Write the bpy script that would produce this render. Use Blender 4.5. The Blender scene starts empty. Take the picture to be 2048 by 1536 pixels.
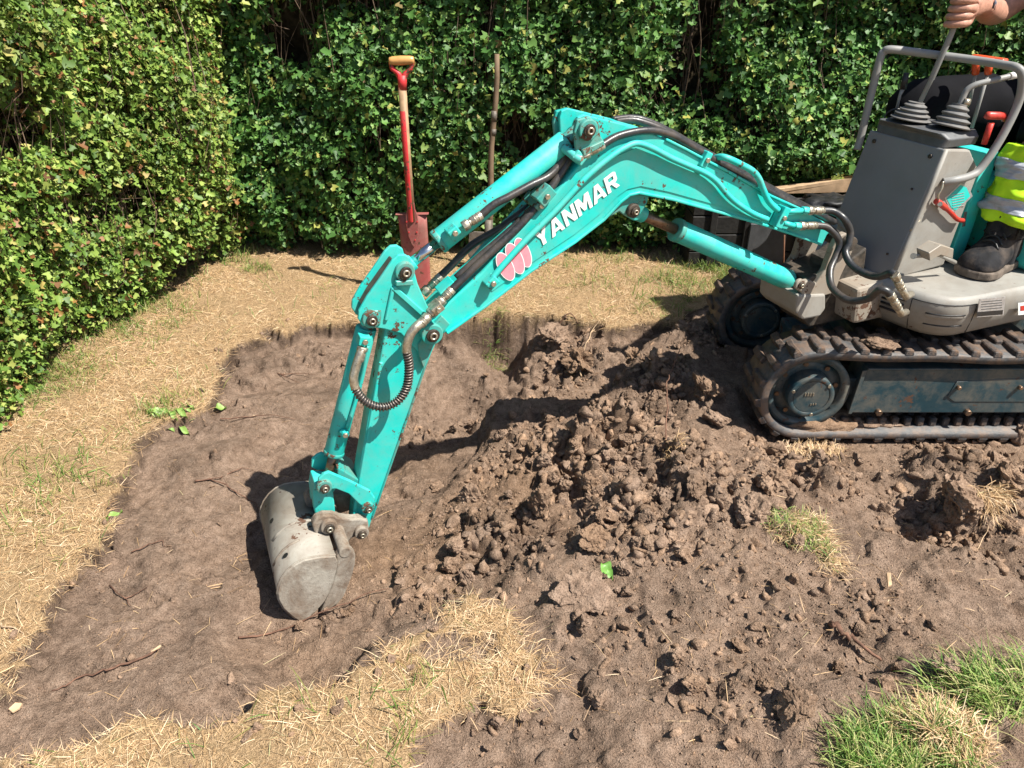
import bpy, bmesh, math, random
import numpy as np
from mathutils import Vector, Matrix

random.seed(7)
RNG = np.random.default_rng(11)
scene = bpy.context.scene
COL = scene.collection

# ------------------------------------------------------------------ camera
FPX = 1540.0                     # focal length in photo pixels (2048 wide)
PITCH = math.radians(30.0)
HC = 1.55
cam_d = bpy.data.cameras.new('camera')
cam_d.sensor_width = 36.0
cam_d.lens = 36.0 * FPX / 2048.0
cam_d.clip_start = 0.05
cam_d.clip_end = 500.0
cam = bpy.data.objects.new('camera', cam_d)
cam.location = (0, 0, HC)
cam.rotation_euler = (math.radians(90) - PITCH, 0, 0)
COL.objects.link(cam)
scene.camera = cam

# ------------------------------------------------------------------ sky and sun
SUN_FROM = Vector((0.53, -0.27, 0.85)).normalized()
SUN_EL = math.asin(SUN_FROM.z)
world = bpy.data.worlds.new('World')
scene.world = world
world.use_nodes = True
wn = world.node_tree.nodes
wl = world.node_tree.links
sky = wn.new('ShaderNodeTexSky')
sky.sky_type = 'NISHITA'
sky.sun_disc = False
sky.sun_elevation = SUN_EL
sky.sun_rotation = math.atan2(SUN_FROM.x, SUN_FROM.y)
wn['Background'].inputs['Strength'].default_value = 0.07
wl.new(sky.outputs[0], wn['Background'].inputs['Color'])
sun_d = bpy.data.lights.new('sun', 'SUN')
sun_d.energy = 5.0
sun_d.angle = math.radians(0.5)
sun_d.color = (1.0, 0.95, 0.86)
sun = bpy.data.objects.new('sun', sun_d)
sun.rotation_euler = (-SUN_FROM).to_track_quat('-Z', 'Y').to_euler()
sun.location = (3, -2, 6)
COL.objects.link(sun)
scene.view_settings.view_transform = 'Standard'
scene.view_settings.look = 'None'
scene.view_settings.gamma = 1.0
scene.view_settings.exposure = 1.05
scene.cycles.max_bounces = 4
scene.cycles.diffuse_bounces = 2
scene.cycles.glossy_bounces = 2

# ------------------------------------------------------------------ pixel -> place helpers (authoring frames)
_c, _s = math.cos(PITCH), math.sin(PITCH)
CAM_O = Vector((0, 0, HC))
def ray(x, y):
    a = (x - 1024) / FPX
    b = (768 - y) / FPX
    return Vector((a, _s * b + _c, _c * b - _s))
def atz(x, y, z=0.0):
    d = ray(x, y); return CAM_O + d * ((z - HC) / d.z)
def aty(x, y, Y):
    d = ray(x, y); return CAM_O + d * (Y / d.y)
PSI = math.radians(23)
HOUSE = Vector((1.25, 2.556, 0))
UU = Vector((-math.cos(PSI), -math.sin(PSI), 0))     # forward of the upper machine
VV = Vector((math.sin(PSI), -math.cos(PSI), 0))      # its near side
ZZ = Vector((0, 0, 1))
def W(u, v, z): return HOUSE + UU * u + VV * v + ZZ * z
def bp(x, y, v=0.0):
    d = ray(x, y)
    t = (HOUSE + VV * v - CAM_O).dot(VV) / d.dot(VV)
    return CAM_O + d * t
def uz(x, y, v=0.0):
    p = bp(x, y, v); return ((p - HOUSE).dot(UU), p.z)
def uzl(pts, v): return [uz(x, y, v) for x, y in pts]
def bz(x, y, z):
    p = atz(x, y, z) - HOUSE
    return (p.dot(UU), p.dot(VV))

# ------------------------------------------------------------------ mesh helpers
class MB:
    def __init__(s): s.v = []; s.f = []; s.sm = []
    def add(s, vs, fs, smooth=False):
        o = len(s.v)
        s.v += [tuple(p) for p in vs]
        s.f += [tuple(i + o for i in f) for f in fs]
        s.sm += [smooth] * len(fs)
        return s
    def prism(s, pts, vec, smooth_side=False):
        n = len(pts)
        a = [Vector(p) for p in pts]; b = [p + vec for p in a]
        # orientation
        nrm = Vector((0, 0, 0))
        for i in range(n): nrm += a[i].cross(a[(i + 1) % n])
        if nrm.dot(vec) > 0: a.reverse(); b.reverse()
        o = len(s.v)
        s.v += [tuple(p) for p in a + b]
        s.f.append(tuple(o + i for i in range(n))); s.sm.append(False)
        s.f.append(tuple(o + n + i for i in reversed(range(n)))); s.sm.append(False)
        for i in range(n):
            j = (i + 1) % n
            s.f.append((o + j, o + i, o + n + i, o + n + j)); s.sm.append(smooth_side)
        return s
    def slab(s, uzs, v0, v1, smooth_side=False):
        return s.prism([W(u, v0, z) for u, z in uzs], VV * (v1 - v0), smooth_side)
    def box(s, c, ex, ey, ez):
        c = Vector(c); ex, ey, ez = Vector(ex) / 2, Vector(ey) / 2, Vector(ez) / 2
        q = [c + ex * a + ey * b - ez for a, b in ((-1, -1), (1, -1), (1, 1), (-1, 1))]
        return s.prism(q, ez * 2)
    def tube(s, path, r, n=10, cap=True, smooth=True):
        path = [Vector(p) for p in path]
        m = len(path)
        rs = r if isinstance(r, (list, tuple)) else [r] * m
        t0 = (path[1] - path[0]).normalized()
        nrm = t0.cross(ZZ if abs(t0.z) < .9 else Vector((1, 0, 0))).normalized()
        vs = []
        for i in range(m):
            t = (path[min(i + 1, m - 1)] - path[max(i - 1, 0)])
            t = t.normalized() if t.length > 1e-9 else t0
            nrm = (nrm - t * nrm.dot(t)).normalized()
            b = t.cross(nrm)
            for k in range(n):
                a = 2 * math.pi * k / n
                vs.append(path[i] + (nrm * math.cos(a) + b * math.sin(a)) * rs[i])
        fs = []
        for i in range(m - 1):
            for k in range(n):
                k2 = (k + 1) % n
                fs.append((i * n + k, i * n + k2, (i + 1) * n + k2, (i + 1) * n + k))
        s.add(vs, fs, smooth)
        if cap:
            o = len(s.v) - m * n
            s.f.append(tuple(o + k for k in reversed(range(n)))); s.sm.append(False)
            s.f.append(tuple(o + (m - 1) * n + k for k in range(n))); s.sm.append(False)
        return s
    def cyl(s, a, b, r, n=20, r2=None):
        return s.tube([a, b], [r, r if r2 is None else r2], n)
    def ring(s, c, ax, ri, ro, h, n=24):
        c = Vector(c); ax = Vector(ax).normalized()
        x = ax.orthogonal().normalized(); y = ax.cross(x)
        vs = []
        for rr, hh in ((ri, 0), (ro, 0), (ro, h), (ri, h)):
            for k in range(n):
                a = 2 * math.pi * k / n
                vs.append(c + (x * math.cos(a) + y * math.sin(a)) * rr + ax * hh)
        fs = []
        for q in range(4):
            q2 = (q + 1) % 4
            for k in range(n):
                k2 = (k + 1) % n
                fs.append((q * n + k2, q * n + k, q2 * n + k, q2 * n + k2))
        return s.add(vs, fs, True)
    def loft(s, rings, smooth=True, cap=True):
        n = len(rings[0]); m = len(rings)
        vs = [p for r in rings for p in r]; fs = []
        for i in range(m - 1):
            for k in range(n):
                k2 = (k + 1) % n
                fs.append((i * n + k, i * n + k2, (i + 1) * n + k2, (i + 1) * n + k))
        o = len(s.v)
        s.add(vs, fs, smooth)
        if cap:
            s.f.append(tuple(o + k for k in reversed(range(n)))); s.sm.append(False)
            s.f.append(tuple(o + (m - 1) * n + k for k in range(n))); s.sm.append(False)
        return s
    def build(s, name, mat, parent=None, bevel=0, seg=2, label=None, kind=None):
        me = bpy.data.meshes.new(name)
        me.from_pydata(s.v, [], s.f)
        me.polygons.foreach_set('use_smooth', s.sm)
        bm = bmesh.new(); bm.from_mesh(me)
        bmesh.ops.recalc_face_normals(bm, faces=bm.faces)
        bm.to_mesh(me); bm.free()
        me.update()
        return link(name, me, mat, parent, bevel, seg, label, kind)

def link(name, me, mat, parent=None, bevel=0, seg=2, label=None, kind=None):
    o = bpy.data.objects.new(name, me)
    if mat is not None and not len(me.materials): me.materials.append(mat)
    COL.objects.link(o)
    if parent is not None:
        o.parent = parent
        p = parent
        o.matrix_parent_inverse = world_of(p).inverted()
    if bevel:
        m = o.modifiers.new('bevel', 'BEVEL')
        m.width = bevel; m.segments = seg; m.limit_method = 'ANGLE'; m.angle_limit = math.radians(35)
        m.harden_normals = False
    if label: o['label'] = label
    if kind: o['kind'] = kind
    return o
def world_of(o):
    m = Matrix.LocRotScale(o.location, o.rotation_euler, o.scale)
    if o.parent: m = world_of(o.parent) @ o.matrix_parent_inverse @ m
    return m
def empty(name, loc, label=None, cat=None, group=None):
    o = bpy.data.objects.new(name, None)
    o.empty_display_size = .1
    o.location = loc
    COL.objects.link(o)
    return tag(o, label, cat, group)
def tag(o, label=None, cat=None, group=None, kind=None):
    if label: o['label'] = label
    if cat: o['category'] = cat
    if group: o['group'] = group
    if kind: o['kind'] = kind
    return o
def smooth_path(pts, k=6):
    pts = [Vector(p) for p in pts]
    out = []
    n = len(pts)
    for i in range(n - 1):
        p0 = pts[max(i - 1, 0)]; p1 = pts[i]; p2 = pts[i + 1]; p3 = pts[min(i + 2, n - 1)]
        for j in range(k):
            t = j / k
            out.append(.5 * ((2 * p1) + (p2 - p0) * t + (2 * p0 - 5 * p1 + 4 * p2 - p3) * t * t + (3 * p1 - p0 - 3 * p2 + p3) * t ** 3))
    out.append(pts[-1])
    return out
def np_mesh(name, verts, faces, nper, smooth=False):
    """verts (N,3) array, faces (M,nper) array"""
    me = bpy.data.meshes.new(name)
    verts = np.asarray(verts, np.float32); faces = np.asarray(faces, np.int32)
    me.vertices.add(len(verts)); me.vertices.foreach_set('co', verts.ravel())
    me.loops.add(faces.size); me.loops.foreach_set('vertex_index', faces.ravel())
    me.polygons.add(len(faces))
    me.polygons.foreach_set('loop_start', np.arange(0, faces.size, nper, dtype=np.int32))
    me.polygons.foreach_set('loop_total', np.full(len(faces), nper, np.int32))
    if smooth: me.polygons.foreach_set('use_smooth', np.ones(len(faces), bool))
    me.update(calc_edges=True)
    return me

# numpy noise
_PERM = np.random.default_rng(3).random((256, 256)).astype(np.float32)
def vnoise(x, y, seed=0):
    x = x + seed * 17.31; y = y + seed * 9.77
    xi = np.floor(x).astype(np.int64); yi = np.floor(y).astype(np.int64)
    fx = x - xi; fy = y - yi
    fx = fx * fx * fx * (fx * (fx * 6 - 15) + 10); fy = fy * fy * fy * (fy * (fy * 6 - 15) + 10)
    a = _PERM[xi & 255, yi & 255]; b = _PERM[(xi + 1) & 255, yi & 255]
    c = _PERM[xi & 255, (yi + 1) & 255]; d = _PERM[(xi + 1) & 255, (yi + 1) & 255]
    return (a + (b - a) * fx) * (1 - fy) + (c + (d - c) * fx) * fy - .5
def fbm(x, y, sc, octv=4, seed=0, gain=.5):
    o = 0; amp = 1; f = 1 / sc
    for i in range(octv):
        # rotate each octave to hide the lattice
        ca, sa = math.cos(.7 * i + .3), math.sin(.7 * i + .3)
        o = o + amp * vnoise((x * ca - y * sa) * f, (x * sa + y * ca) * f, seed + i * 5)
        amp *= gain; f *= 2.03
    return o
def inpoly(px, py, poly):
    r = np.zeros(px.shape, bool)
    n = len(poly); j = n - 1
    for i in range(n):
        xi, yi = poly[i]; xj, yj = poly[j]
        c = ((yi > py) != (yj > py)) & (px < (xj - xi) * (py - yi) / (yj - yi + 1e-12) + xi)
        r ^= c; j = i
    return r

# ------------------------------------------------------------------ materials
class NT:
    def __init__(s, name):
        s.m = bpy.data.materials.new(name); s.m.use_nodes = True
        s.n = s.m.node_tree.nodes; s.l = s.m.node_tree.links
        s.b = s.n['Principled BSDF']; s.out = s.n['Material Output']
        s.tc = s.n.new('ShaderNodeTexCoord')
    def noise(s, scale, detail=4, rough=.55, dist=0, vec=None):
        t = s.n.new('ShaderNodeTexNoise')
        t.inputs['Scale'].default_value = scale; t.inputs['Detail'].default_value = detail
        t.inputs['Roughness'].default_value = rough; t.inputs['Distortion'].default_value = dist
        s.l.new(vec if vec else s.tc.outputs['Object'], t.inputs['Vector'])
        return t.outputs['Fac']
    def ramp(s, fac, stops):
        r = s.n.new('ShaderNodeValToRGB')
        e = r.color_ramp.elements
        while len(e) < len(stops): e.new(.5)
        for i, (p, c) in enumerate(stops):
            e[i].position = p
            e[i].color = (c[0], c[1], c[2], 1) if not isinstance(c, (int, float)) else (c, c, c, 1)
        s.l.new(fac, r.inputs['Fac']); return r.outputs['Color']
    def mix(s, fac, a, b, mode='MIX'):
        m = s.n.new('ShaderNodeMix'); m.data_type = 'RGBA'; m.blend_type = mode
        for k, x in ((0, fac), (6, a), (7, b)):
            if isinstance(x, (int, float)): m.inputs[k].default_value = x if k == 0 else (x, x, x, 1)
            elif isinstance(x, tuple): m.inputs[k].default_value = (*x, 1) if len(x) == 3 else x
            else: s.l.new(x, m.inputs[k])
        return m.outputs[2]
    def math(s, op, a, b=0.0, clamp=False):
        m = s.n.new('ShaderNodeMath'); m.operation = op; m.use_clamp = clamp
        for k, x in ((0, a), (1, b)):
            if isinstance(x, (int, float)): m.inputs[k].default_value = x
            else: s.l.new(x, m.inputs[k])
        return m.outputs[0]
    def bump(s, h, strength, dist, prev=None):
        b = s.n.new('ShaderNodeBump')
        b.inputs['Strength'].default_value = strength; b.inputs['Distance'].default_value = dist
        s.l.new(h, b.inputs['Height'])
        if prev: s.l.new(prev, b.inputs['Normal'])
        return b.outputs['Normal']
    def attr(s, name):
        a = s.n.new('ShaderNodeAttribute'); a.attribute_name = name; return a.outputs['Fac']
    def island(s):
        return s.n.new('ShaderNodeNewGeometry').outputs['Random Per Island']
    def objrand(s):
        return s.n.new('ShaderNodeObjectInfo').outputs['Random']
    def set(s, k, x):
        i = s.b.inputs[k]
        if isinstance(x, (int, float)): i.default_value = x
        elif isinstance(x, tuple): i.default_value = (*x, 1)
        else: s.l.new(x, i)
        return s

def simple(name, col, rough=.5, metal=0., var=.25, vscale=30, bump=.0, bscale=200, spec=.5, dust=0., dustcol=(.19, .14, .10)):
    t = NT(name)
    n = t.noise(vscale, 5)
    lo = tuple(c * (1 - var) for c in col); hi = tuple(min(1, c * (1 + var)) for c in col)
    c = t.ramp(n, [(.3, lo), (.7, hi)])
    if dust:
        d = t.ramp(t.noise(14, 6, .65), [(.45, 0.), (.75, dust)])
        c = t.mix(d, c, dustcol)
    t.set('Base Color', c).set('Metallic', metal).set('Specular IOR Level', spec)
    t.set('Roughness', t.ramp(t.noise(vscale * 2, 3), [(.3, max(0, rough - .1)), (.7, min(1, rough + .12))]))
    if bump: t.set('Normal', t.bump(t.noise(bscale, 4), bump, .002))
    return t.m

def paint(name, col, rough=.32, chips=.68, dust=.35, dustcol=(.24, .18, .13)):
    """sprayed machine paint: faded tone, dust film, chips down to brown rust"""
    t = NT(name)
    base = t.ramp(t.noise(5, 5, .6), [(.3, tuple(c * .86 for c in col)), (.7, tuple(min(1, c * 1.08) for c in col))])
    film = t.ramp(t.noise(9, 6, .72, .4), [(.40, 0.), (.72, dust)])
    c = t.mix(film, base, dustcol)
    streak = t.ramp(t.noise(60, 4, .75), [(.62, 0.), (.72, .35 * dust / .35)])
    c = t.mix(streak, c, tuple(x * .45 for x in col))
    chip = t.ramp(t.math('MULTIPLY', t.noise(38, 5, .72), t.math('ADD', t.noise(7, 2), .5)), [(chips, 0.), (chips + .025, 1.)])
    c = t.mix(chip, c, (.085, .04, .022))
    t.set('Base Color', c)
    t.set('Roughness', t.mix(chip, t.ramp(t.noise(20, 4), [(.3, rough), (.8, rough + .25)]), .8))
    t.set('Specular IOR Level', .5)
    nb = t.bump(t.noise(25, 3), .12, .004)
    nb = t.bump(chip, -.25, .001, nb)
    t.set('Normal', nb)
    return t.m

M = {}
M['teal'] = paint('teal_paint', (.008, .49, .44), .42, .655, .34, (.26, .27, .21))
M['plate'] = paint('shaded_console_plate', (.185, .192, .198), .45, .85, .2, (.2, .18, .16))  # grey paint darkened, puts the plate's shade into its colour
M['teal_dark'] = paint('teal_paint_grimy', (.012, .33, .29), .4, .56, .7)
M['beige'] = paint('beige_paint', (.265, .256, .232), .5, .74, .6, (.185, .152, .12))
M['beige_dirty'] = paint('beige_paint_muddy', (.26, .235, .195), .5, .62, .8)
M['grey'] = paint('grey_paint', (.215, .22, .215), .42, .85, .3)
M['navy'] = paint('navy_paint', (.015, .045, .058), .36, .66, .85, (.17, .145, .11))
M['bucketsteel'] = paint('bucket_paint', (.29, .27, .228), .55, .63, 1.0, (.175, .135, .102))
t = NT('mud_crusted_steel')
worn = t.ramp(t.noise(9, 6, .7, .5), [(.38, 0.), (.62, 1.)])
c = t.mix(worn, t.ramp(t.noise(70, 5, .7), [(.3, (.26, .235, .195)), (.7, (.36, .33, .28))]), t.ramp(t.noise(40, 5, .7), [(.3, (.105, .072, .050)), (.7, (.20, .148, .108))]))
c = t.mix(t.ramp(t.noise(130, 4, .7), [(.60, 0.), (.70, .7)]), c, (.07, .05, .038))
t.set('Base Color', c).set('Roughness', .85).set('Specular IOR Level', .2).set('Normal', t.bump(t.noise(110, 5, .7), .6, .003))
M['bucketmud'] = t.m
M['chrome'] = simple('chrome_rod', (.55, .56, .58), .16, 1., .12, 60)
M['rodrust'] = simple('oily_brown_rod', (.20, .13, .085), .35, .7, .4, 60)
M['steel'] = simple('zinc_fitting', (.42, .38, .30), .36, .75, .3, 120, .15, 300, .5, .4)
M['pin'] = simple('greasy_steel_pin', (.06, .05, .042), .45, .6, .5, 120, .3, 250, .5, .5)
M['grease_and_shade'] = simple('greasy_grime_and_shade', (.035, .03, .024), .6, 0, .5, 80, .5, 180, .4, .5)  # grime on pins and ring; painted shade on the swing post
M['rubber'] = simple('black_hose_rubber', (.022, .023, .025), .38, 0, .3, 80, .1, 300, .5, .35)
M['springwire'] = simple('spring_wire', (.20, .17, .15), .4, .8, .3, 100)
M['tray'] = simple('dark_plastic_tray', (.075, .08, .085), .5, 0, .2, 40, .1, 400, .5, .3)
M['bellow'] = simple('grey_rubber_bellow', (.12, .12, .118), .6, 0, .2, 50, .1, 300, .4, .45)
M['orange'] = simple('orange_plastic_grip', (.55, .07, .018), .4, 0, .15, 60)
M['red'] = simple('red_plastic_grip', (.42, .03, .02), .42, 0, .2, 60, 0, 200, .5, .25)
M['white'] = simple('white_sticker', (.74, .74, .72), .5, 0, .08, 80, 0, 200, .4, .2)
M['pink'] = simple('faded_pink_sticker', (.80, .24, .29), .5, 0, .08, 60)
M['black'] = simple('black_print', (.012, .012, .013), .5, 0, .2, 60)
M['silver'] = simple('aluminium_plate', (.45, .45, .46), .4, .6, .2, 90)

# track rubber with caked soil
t = NT('muddy_track_rubber')
mud = t.ramp(t.noise(16, 8, .72, .3), [(.40, 0.), (.60, 1.)])
c = t.mix(mud, t.ramp(t.noise(60, 4), [(.3, (.022, .023, .025)), (.7, (.05, .052, .055))]), t.ramp(t.noise(40, 5), [(.3, (.085, .052, .034)), (.7, (.17, .11, .075))]))
t.set('Base Color', c).set('Roughness', t.mix(mud, .5, .9)).set('Specular IOR Level', .35)
t.set('Normal', t.bump(t.noise(90, 6, .7), .6, .006))
M['track'] = t.m
t = NT('bare_track_edge_rubber')
mud = t.ramp(t.noise(18, 8, .72, .3), [(.44, 0.), (.62, .9)])
c = t.mix(mud, t.ramp(t.noise(60, 4), [(.3, (.040, .041, .043)), (.7, (.085, .086, .088))]), (.15, .10, .07))
t.set('Base Color', c).set('Roughness', .55).set('Specular IOR Level', .4)
t.set('Normal', t.bump(t.noise(90, 6, .7), .35, .004))
M['trackedge'] = t.m

# soil
def soil_mat(name, attr=True, isl=False):
    t = NT(name)
    if not attr:
        gpos = t.n.new('ShaderNodeNewGeometry').outputs['Position']
        _n = t.noise
        t.noise = lambda *a, **k: _n(*a, vec=gpos, **k)
    big = t.noise(3.2, 3, .6); mid = t.noise(30, 5, .72); fine = t.noise(240, 3, .75)
    dry = t.ramp(mid, [(.30, (.142, .095, .067)), (.5, (.234, .163, .118)), (.72, (.315, .227, .169))])
    warm = t.ramp(mid, [(.30, (.120, .074, .045)), (.5, (.208, .133, .084)), (.72, (.295, .197, .130))])
    w = t.attr('warm') if attr else t.math('MULTIPLY', t.island() if isl else t.objrand(), .8)
    w = t.math('ADD', w, t.math('MULTIPLY', t.math('SUBTRACT', big, .5), 1.1), True)
    c = t.mix(w, dry, warm)
    macro = t.ramp(t.noise(3.1, 5, .68, .8), [(.32, .66), (.5, 1.), (.7, 1.17)])
    c = t.mix(1.0, c, macro, 'MULTIPLY')
    speck = t.ramp(fine, [(.34, .64), (.52, 1.), (.72, 1.15)])
    c = t.mix(1.0, c, speck, 'MULTIPLY')
    peb = t.ramp(t.noise(150, 2, .5), [(.735, 0.), (.76, .6)])
    c = t.mix(peb, c, (.42, .36, .29))
    if isl:
        c = t.mix(1., c, t.ramp(t.island(), [(0, .95), (.7, 1.2), (1, 1.36)]), 'MULTIPLY')
    if attr:
        lawn = t.attr('lawn')
        straw = t.ramp(t.noise(120, 4, .8, 1.0), [(.3, (.18, .115, .06)), (.55, (.40, .272, .15)), (.75, (.57, .42, .255))])
        straw = t.mix(1., straw, t.ramp(t.noise(420, 2, .6), [(.35, .6), (.6, 1.2)]), 'MULTIPLY')
        gr = t.ramp(t.noise(6, 4, .7), [(.58, 0.), (.76, .4)])
        straw = t.mix(gr, straw, (.07, .085, .028))
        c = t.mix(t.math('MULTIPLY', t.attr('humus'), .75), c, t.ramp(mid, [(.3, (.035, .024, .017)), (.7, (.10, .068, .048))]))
        c = t.mix(lawn, c, straw)
    t.set('Base Color', c).set('Roughness', .95).set('Specular IOR Level', .12)
    if not attr: c = t.mix(1., c, (1.12, 1.12, 1.12), 'MULTIPLY'); t.set('Base Color', c)
    nb = t.bump(mid, .7 if attr else .45, .018 if attr else .012)
    nb = t.bump(fine, .8, .005, nb)
    t.set('Normal', nb)
    return t.m
M['soil'] = soil_mat('dug_soil')
M['clod'] = soil_mat('soil_clod_earth', False)
M['crumb'] = soil_mat('soil_crumb_earth', False, True)

def blade_mat(name, stops, trans=.25):
    t = NT(name)
    c = t.ramp(t.island(), stops)
    t.set('Base Color', c).set('Roughness', .5).set('Specular IOR Level', .35)
    if 'leaf' in name:
        c = t.mix(1., c, t.ramp(t.noise(2.6, 3, .7), [(.3, .75), (.7, 1.42)]), 'MULTIPLY'); t.set('Base Color', c)
    tr = t.n.new('ShaderNodeBsdfTranslucent'); t.l.new(c, tr.inputs['Color'])
    ms = t.n.new('ShaderNodeMixShader'); ms.inputs[0].default_value = trans
    t.l.new(t.b.outputs[0], ms.inputs[1]); t.l.new(tr.outputs[0], ms.inputs[2])
    t.l.new(ms.outputs[0], t.out.inputs['Surface'])
    return t.m
M['straw'] = blade_mat('dry_straw', [(0, (.25, .145, .07)), (.3, (.48, .31, .155)), (.7, (.63, .44, .25)), (.93, (.73, .57, .38)), (1, (.16, .20, .05))], .12)
M['grassy'] = blade_mat('half_green_grass', [(0, (.42, .34, .14)), (.3, (.24, .28, .07)), (.7, (.11, .21, .035)), (1, (.06, .15, .02))], .35)
M['green'] = blade_mat('green_grass', [(0, (.62, .53, .27)), (.25, (.46, .47, .18)), (.5, (.27, .38, .09)), (.75, (.15, .29, .05)), (1, (.07, .17, .028))], .4)
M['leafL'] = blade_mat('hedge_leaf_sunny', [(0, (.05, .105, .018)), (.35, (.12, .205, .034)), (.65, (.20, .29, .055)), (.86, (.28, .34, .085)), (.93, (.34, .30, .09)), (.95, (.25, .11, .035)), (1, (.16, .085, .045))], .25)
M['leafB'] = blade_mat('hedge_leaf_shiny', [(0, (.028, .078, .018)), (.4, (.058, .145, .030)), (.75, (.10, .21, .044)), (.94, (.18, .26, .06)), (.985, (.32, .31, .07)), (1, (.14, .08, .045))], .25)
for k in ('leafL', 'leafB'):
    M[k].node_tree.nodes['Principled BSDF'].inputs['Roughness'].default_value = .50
M['twig'] = simple('brown_twig', (.13, .085, .055), .8, 0, .5, 60)
M['core'] = simple('light_block_brown', (.040, .032, .020), .95, 0, .6, 25, 0, 40, .05)  # dark brown of the added light-blocking hedge core
M['root'] = simple('reddish_root', (.135, .074, .05), .8, 0, .5, 50, .5, 200, .2)
M['paleroot'] = simple('pale_root', (.42, .30, .19), .8, 0, .4, 50, .5, 200, .2)
M['oldwood'] = simple('grey_weathered_handle', (.17, .115, .072), .7, 0, .4, 14, .3, 120, .2, .5, (.07, .05, .035))
M['wood'] = simple('weathered_ash_handle', (.30, .195, .11), .6, 0, .35, 18, .25, 120, .3, .6, (.12, .085, .06))
M['woodgrip'] = simple('varnished_grip', (.52, .27, .09), .4, 0, .2, 25)
M['spadered'] = paint('red_spade_paint', (.55, .022, .028), .38, .60, .35, (.30, .13, .10))
M['spadeblade'] = paint('dusty_red_spade_blade', (.27, .055, .05), .6, .64, 1., (.26, .13, .105))
M['oldsteel'] = simple('dull_shovel_steel', (.14, .12, .10), .6, .4, .4, 40, .4, 120, .4, .5)
M['blackwood'] = simple('black_stained_timber', (.018, .017, .016), .65, 0, .4, 30, .5, 90, .3)
M['board'] = simple('sawn_pale_board', (.45, .31, .19), .7, 0, .25, 25, .3, 120, .2)
M['slate'] = simple('slate_grey_panel', (.06, .062, .066), .6, 0, .2, 30, .2, 150, .3)
M['plastic'] = simple('black_plastic', (.014, .014, .015), .42, 0, .3, 20, .4, 40, .5)
M['rustrod'] = simple('rusty_rod', (.14, .06, .03), .8, .2, .4, 80)

# ================================================================== GROUND
# dug area (everything outside it is lawn); outlines given on the lawn plane
def gp(x, y, z=0.0):
    p = atz(x, y, z); return (p.x, p.y)
DUG = [gp(x, y) for x, y in [(-60, 1400), (30, 1345), (105, 1240), (170, 1120), (235, 1010), (255, 910), (300, 870), (385, 835), (425, 770), (450, 715),
       (495, 690), (520, 655), (600, 648), (690, 652), (790, 645), (880, 640), (960, 622), (1060, 624), (1130, 648), (1240, 655), (1330, 640), (1420, 620),
       (1500, 600), (1800, 600), (2120, 640), (2200, 900), (2200, 1800), (1000, 1800), (800, 1620), (800, 1500), (880, 1455), (930, 1400), (1010, 1390), (1090, 1385),
       (1075, 1300), (1010, 1235), (960, 1205), (890, 1195), (860, 1225), (800, 1245), (730, 1280), (680, 1295), (650, 1345), (560, 1365), (430, 1420), (330, 1440), (150, 1475), (40, 1525), (-80, 1580)]]
HOLE = [gp(x, y) for x, y in ((858, 1250), (930, 1240), (980, 1275), (985, 1320), (930, 1345), (880, 1330), (845, 1290))]
HP = [(900, 1290, -.015), (940, 1290, -.015), (900, 655, -.14), (1000, 652, -.15), (1090, 660, -.15), (1180, 672, -.14), (1260, 672, -.07), (540, 672, -.07), (620, 668, -.08), (700, 668, -.09), (800, 660, -.10), (300, 1000, -.06), (150, 1300, -.055), (60, 1440, -.05), (350, 1350, -.06), (250, 1200, -.065), (450, 1200, -.08), (420, 1000, -.07), (400, 900, -.05), (500, 800, -.06), (560, 690, -.05), (640, 680, -.06), (600, 800, -.085),
      (540, 1150, -.125), (610, 1245, -.145), (600, 1100, -.15), (560, 1250, -.13), (680, 1230, -.13), (760, 1180, -.10), (640, 1000, -.16), (560, 950, -.12), (740, 940, -.22), (830, 880, -.30), (920, 840, -.36), (850, 740, -.15), (760, 720, -.08), (950, 700, -.09),
      (1080, 690, -.08), (1000, 780, -.33), (1090, 800, -.27), (880, 940, -.20), (980, 930, -.10), (1080, 860, -.07), (1180, 770, -.11), (1250, 700, -.08), (1180, 660, -.06), (1330, 720, .09), (1390, 680, .13), (1440, 730, .12), (1500, 760, .08), (1280, 830, .04), (1340, 850, .11), (1240, 940, .04),
      (1100, 980, -.01), (1010, 1060, -.05), (900, 1100, -.07), (800, 1100, -.11), (820, 1180, -.06), (1150, 1100, .0), (1290, 1090, .05), (1430, 930, .09), (1470, 850, .08), (1540, 900, .02), (1600, 905, .0), (1660, 900, .0), (1800, 905, .0), (1950, 905, .0), (2080, 905, .0),
      (1500, 1040, .05), (1600, 1080, .06), (1700, 1150, .03), (1780, 1000, -.02), (1720, 960, .03), (1890, 945, .07), (1980, 960, .10), (2050, 990, .10), (1840, 1050, -.07), (1940, 1075, -.07), (2050, 1100, -.03), (1400, 1250, .03), (1200, 1250, .0), (1300, 1400, .01), (1100, 1450, -.03), (1000, 1330, -.03), (850, 1500, -.03),
      (1500, 1380, .04), (1600, 1400, .07), (1700, 1300, .04), (1800, 1200, .05), (1950, 1180, .06), (1660, 1470, .08), (1800, 1450, .12), (1900, 1400, .10), (2000, 1450, .13), (1500, 1530, .04), (1250, 1530, .0), (1000, 1530, -.02),
      (1500, 650, .0), (1650, 650, .0), (1900, 700, .0), (1600, 780, .0), (1900, 800, 0.)]
HPW = np.array([(*gp(x, y, z), z) for x, y, z in HP])
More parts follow.
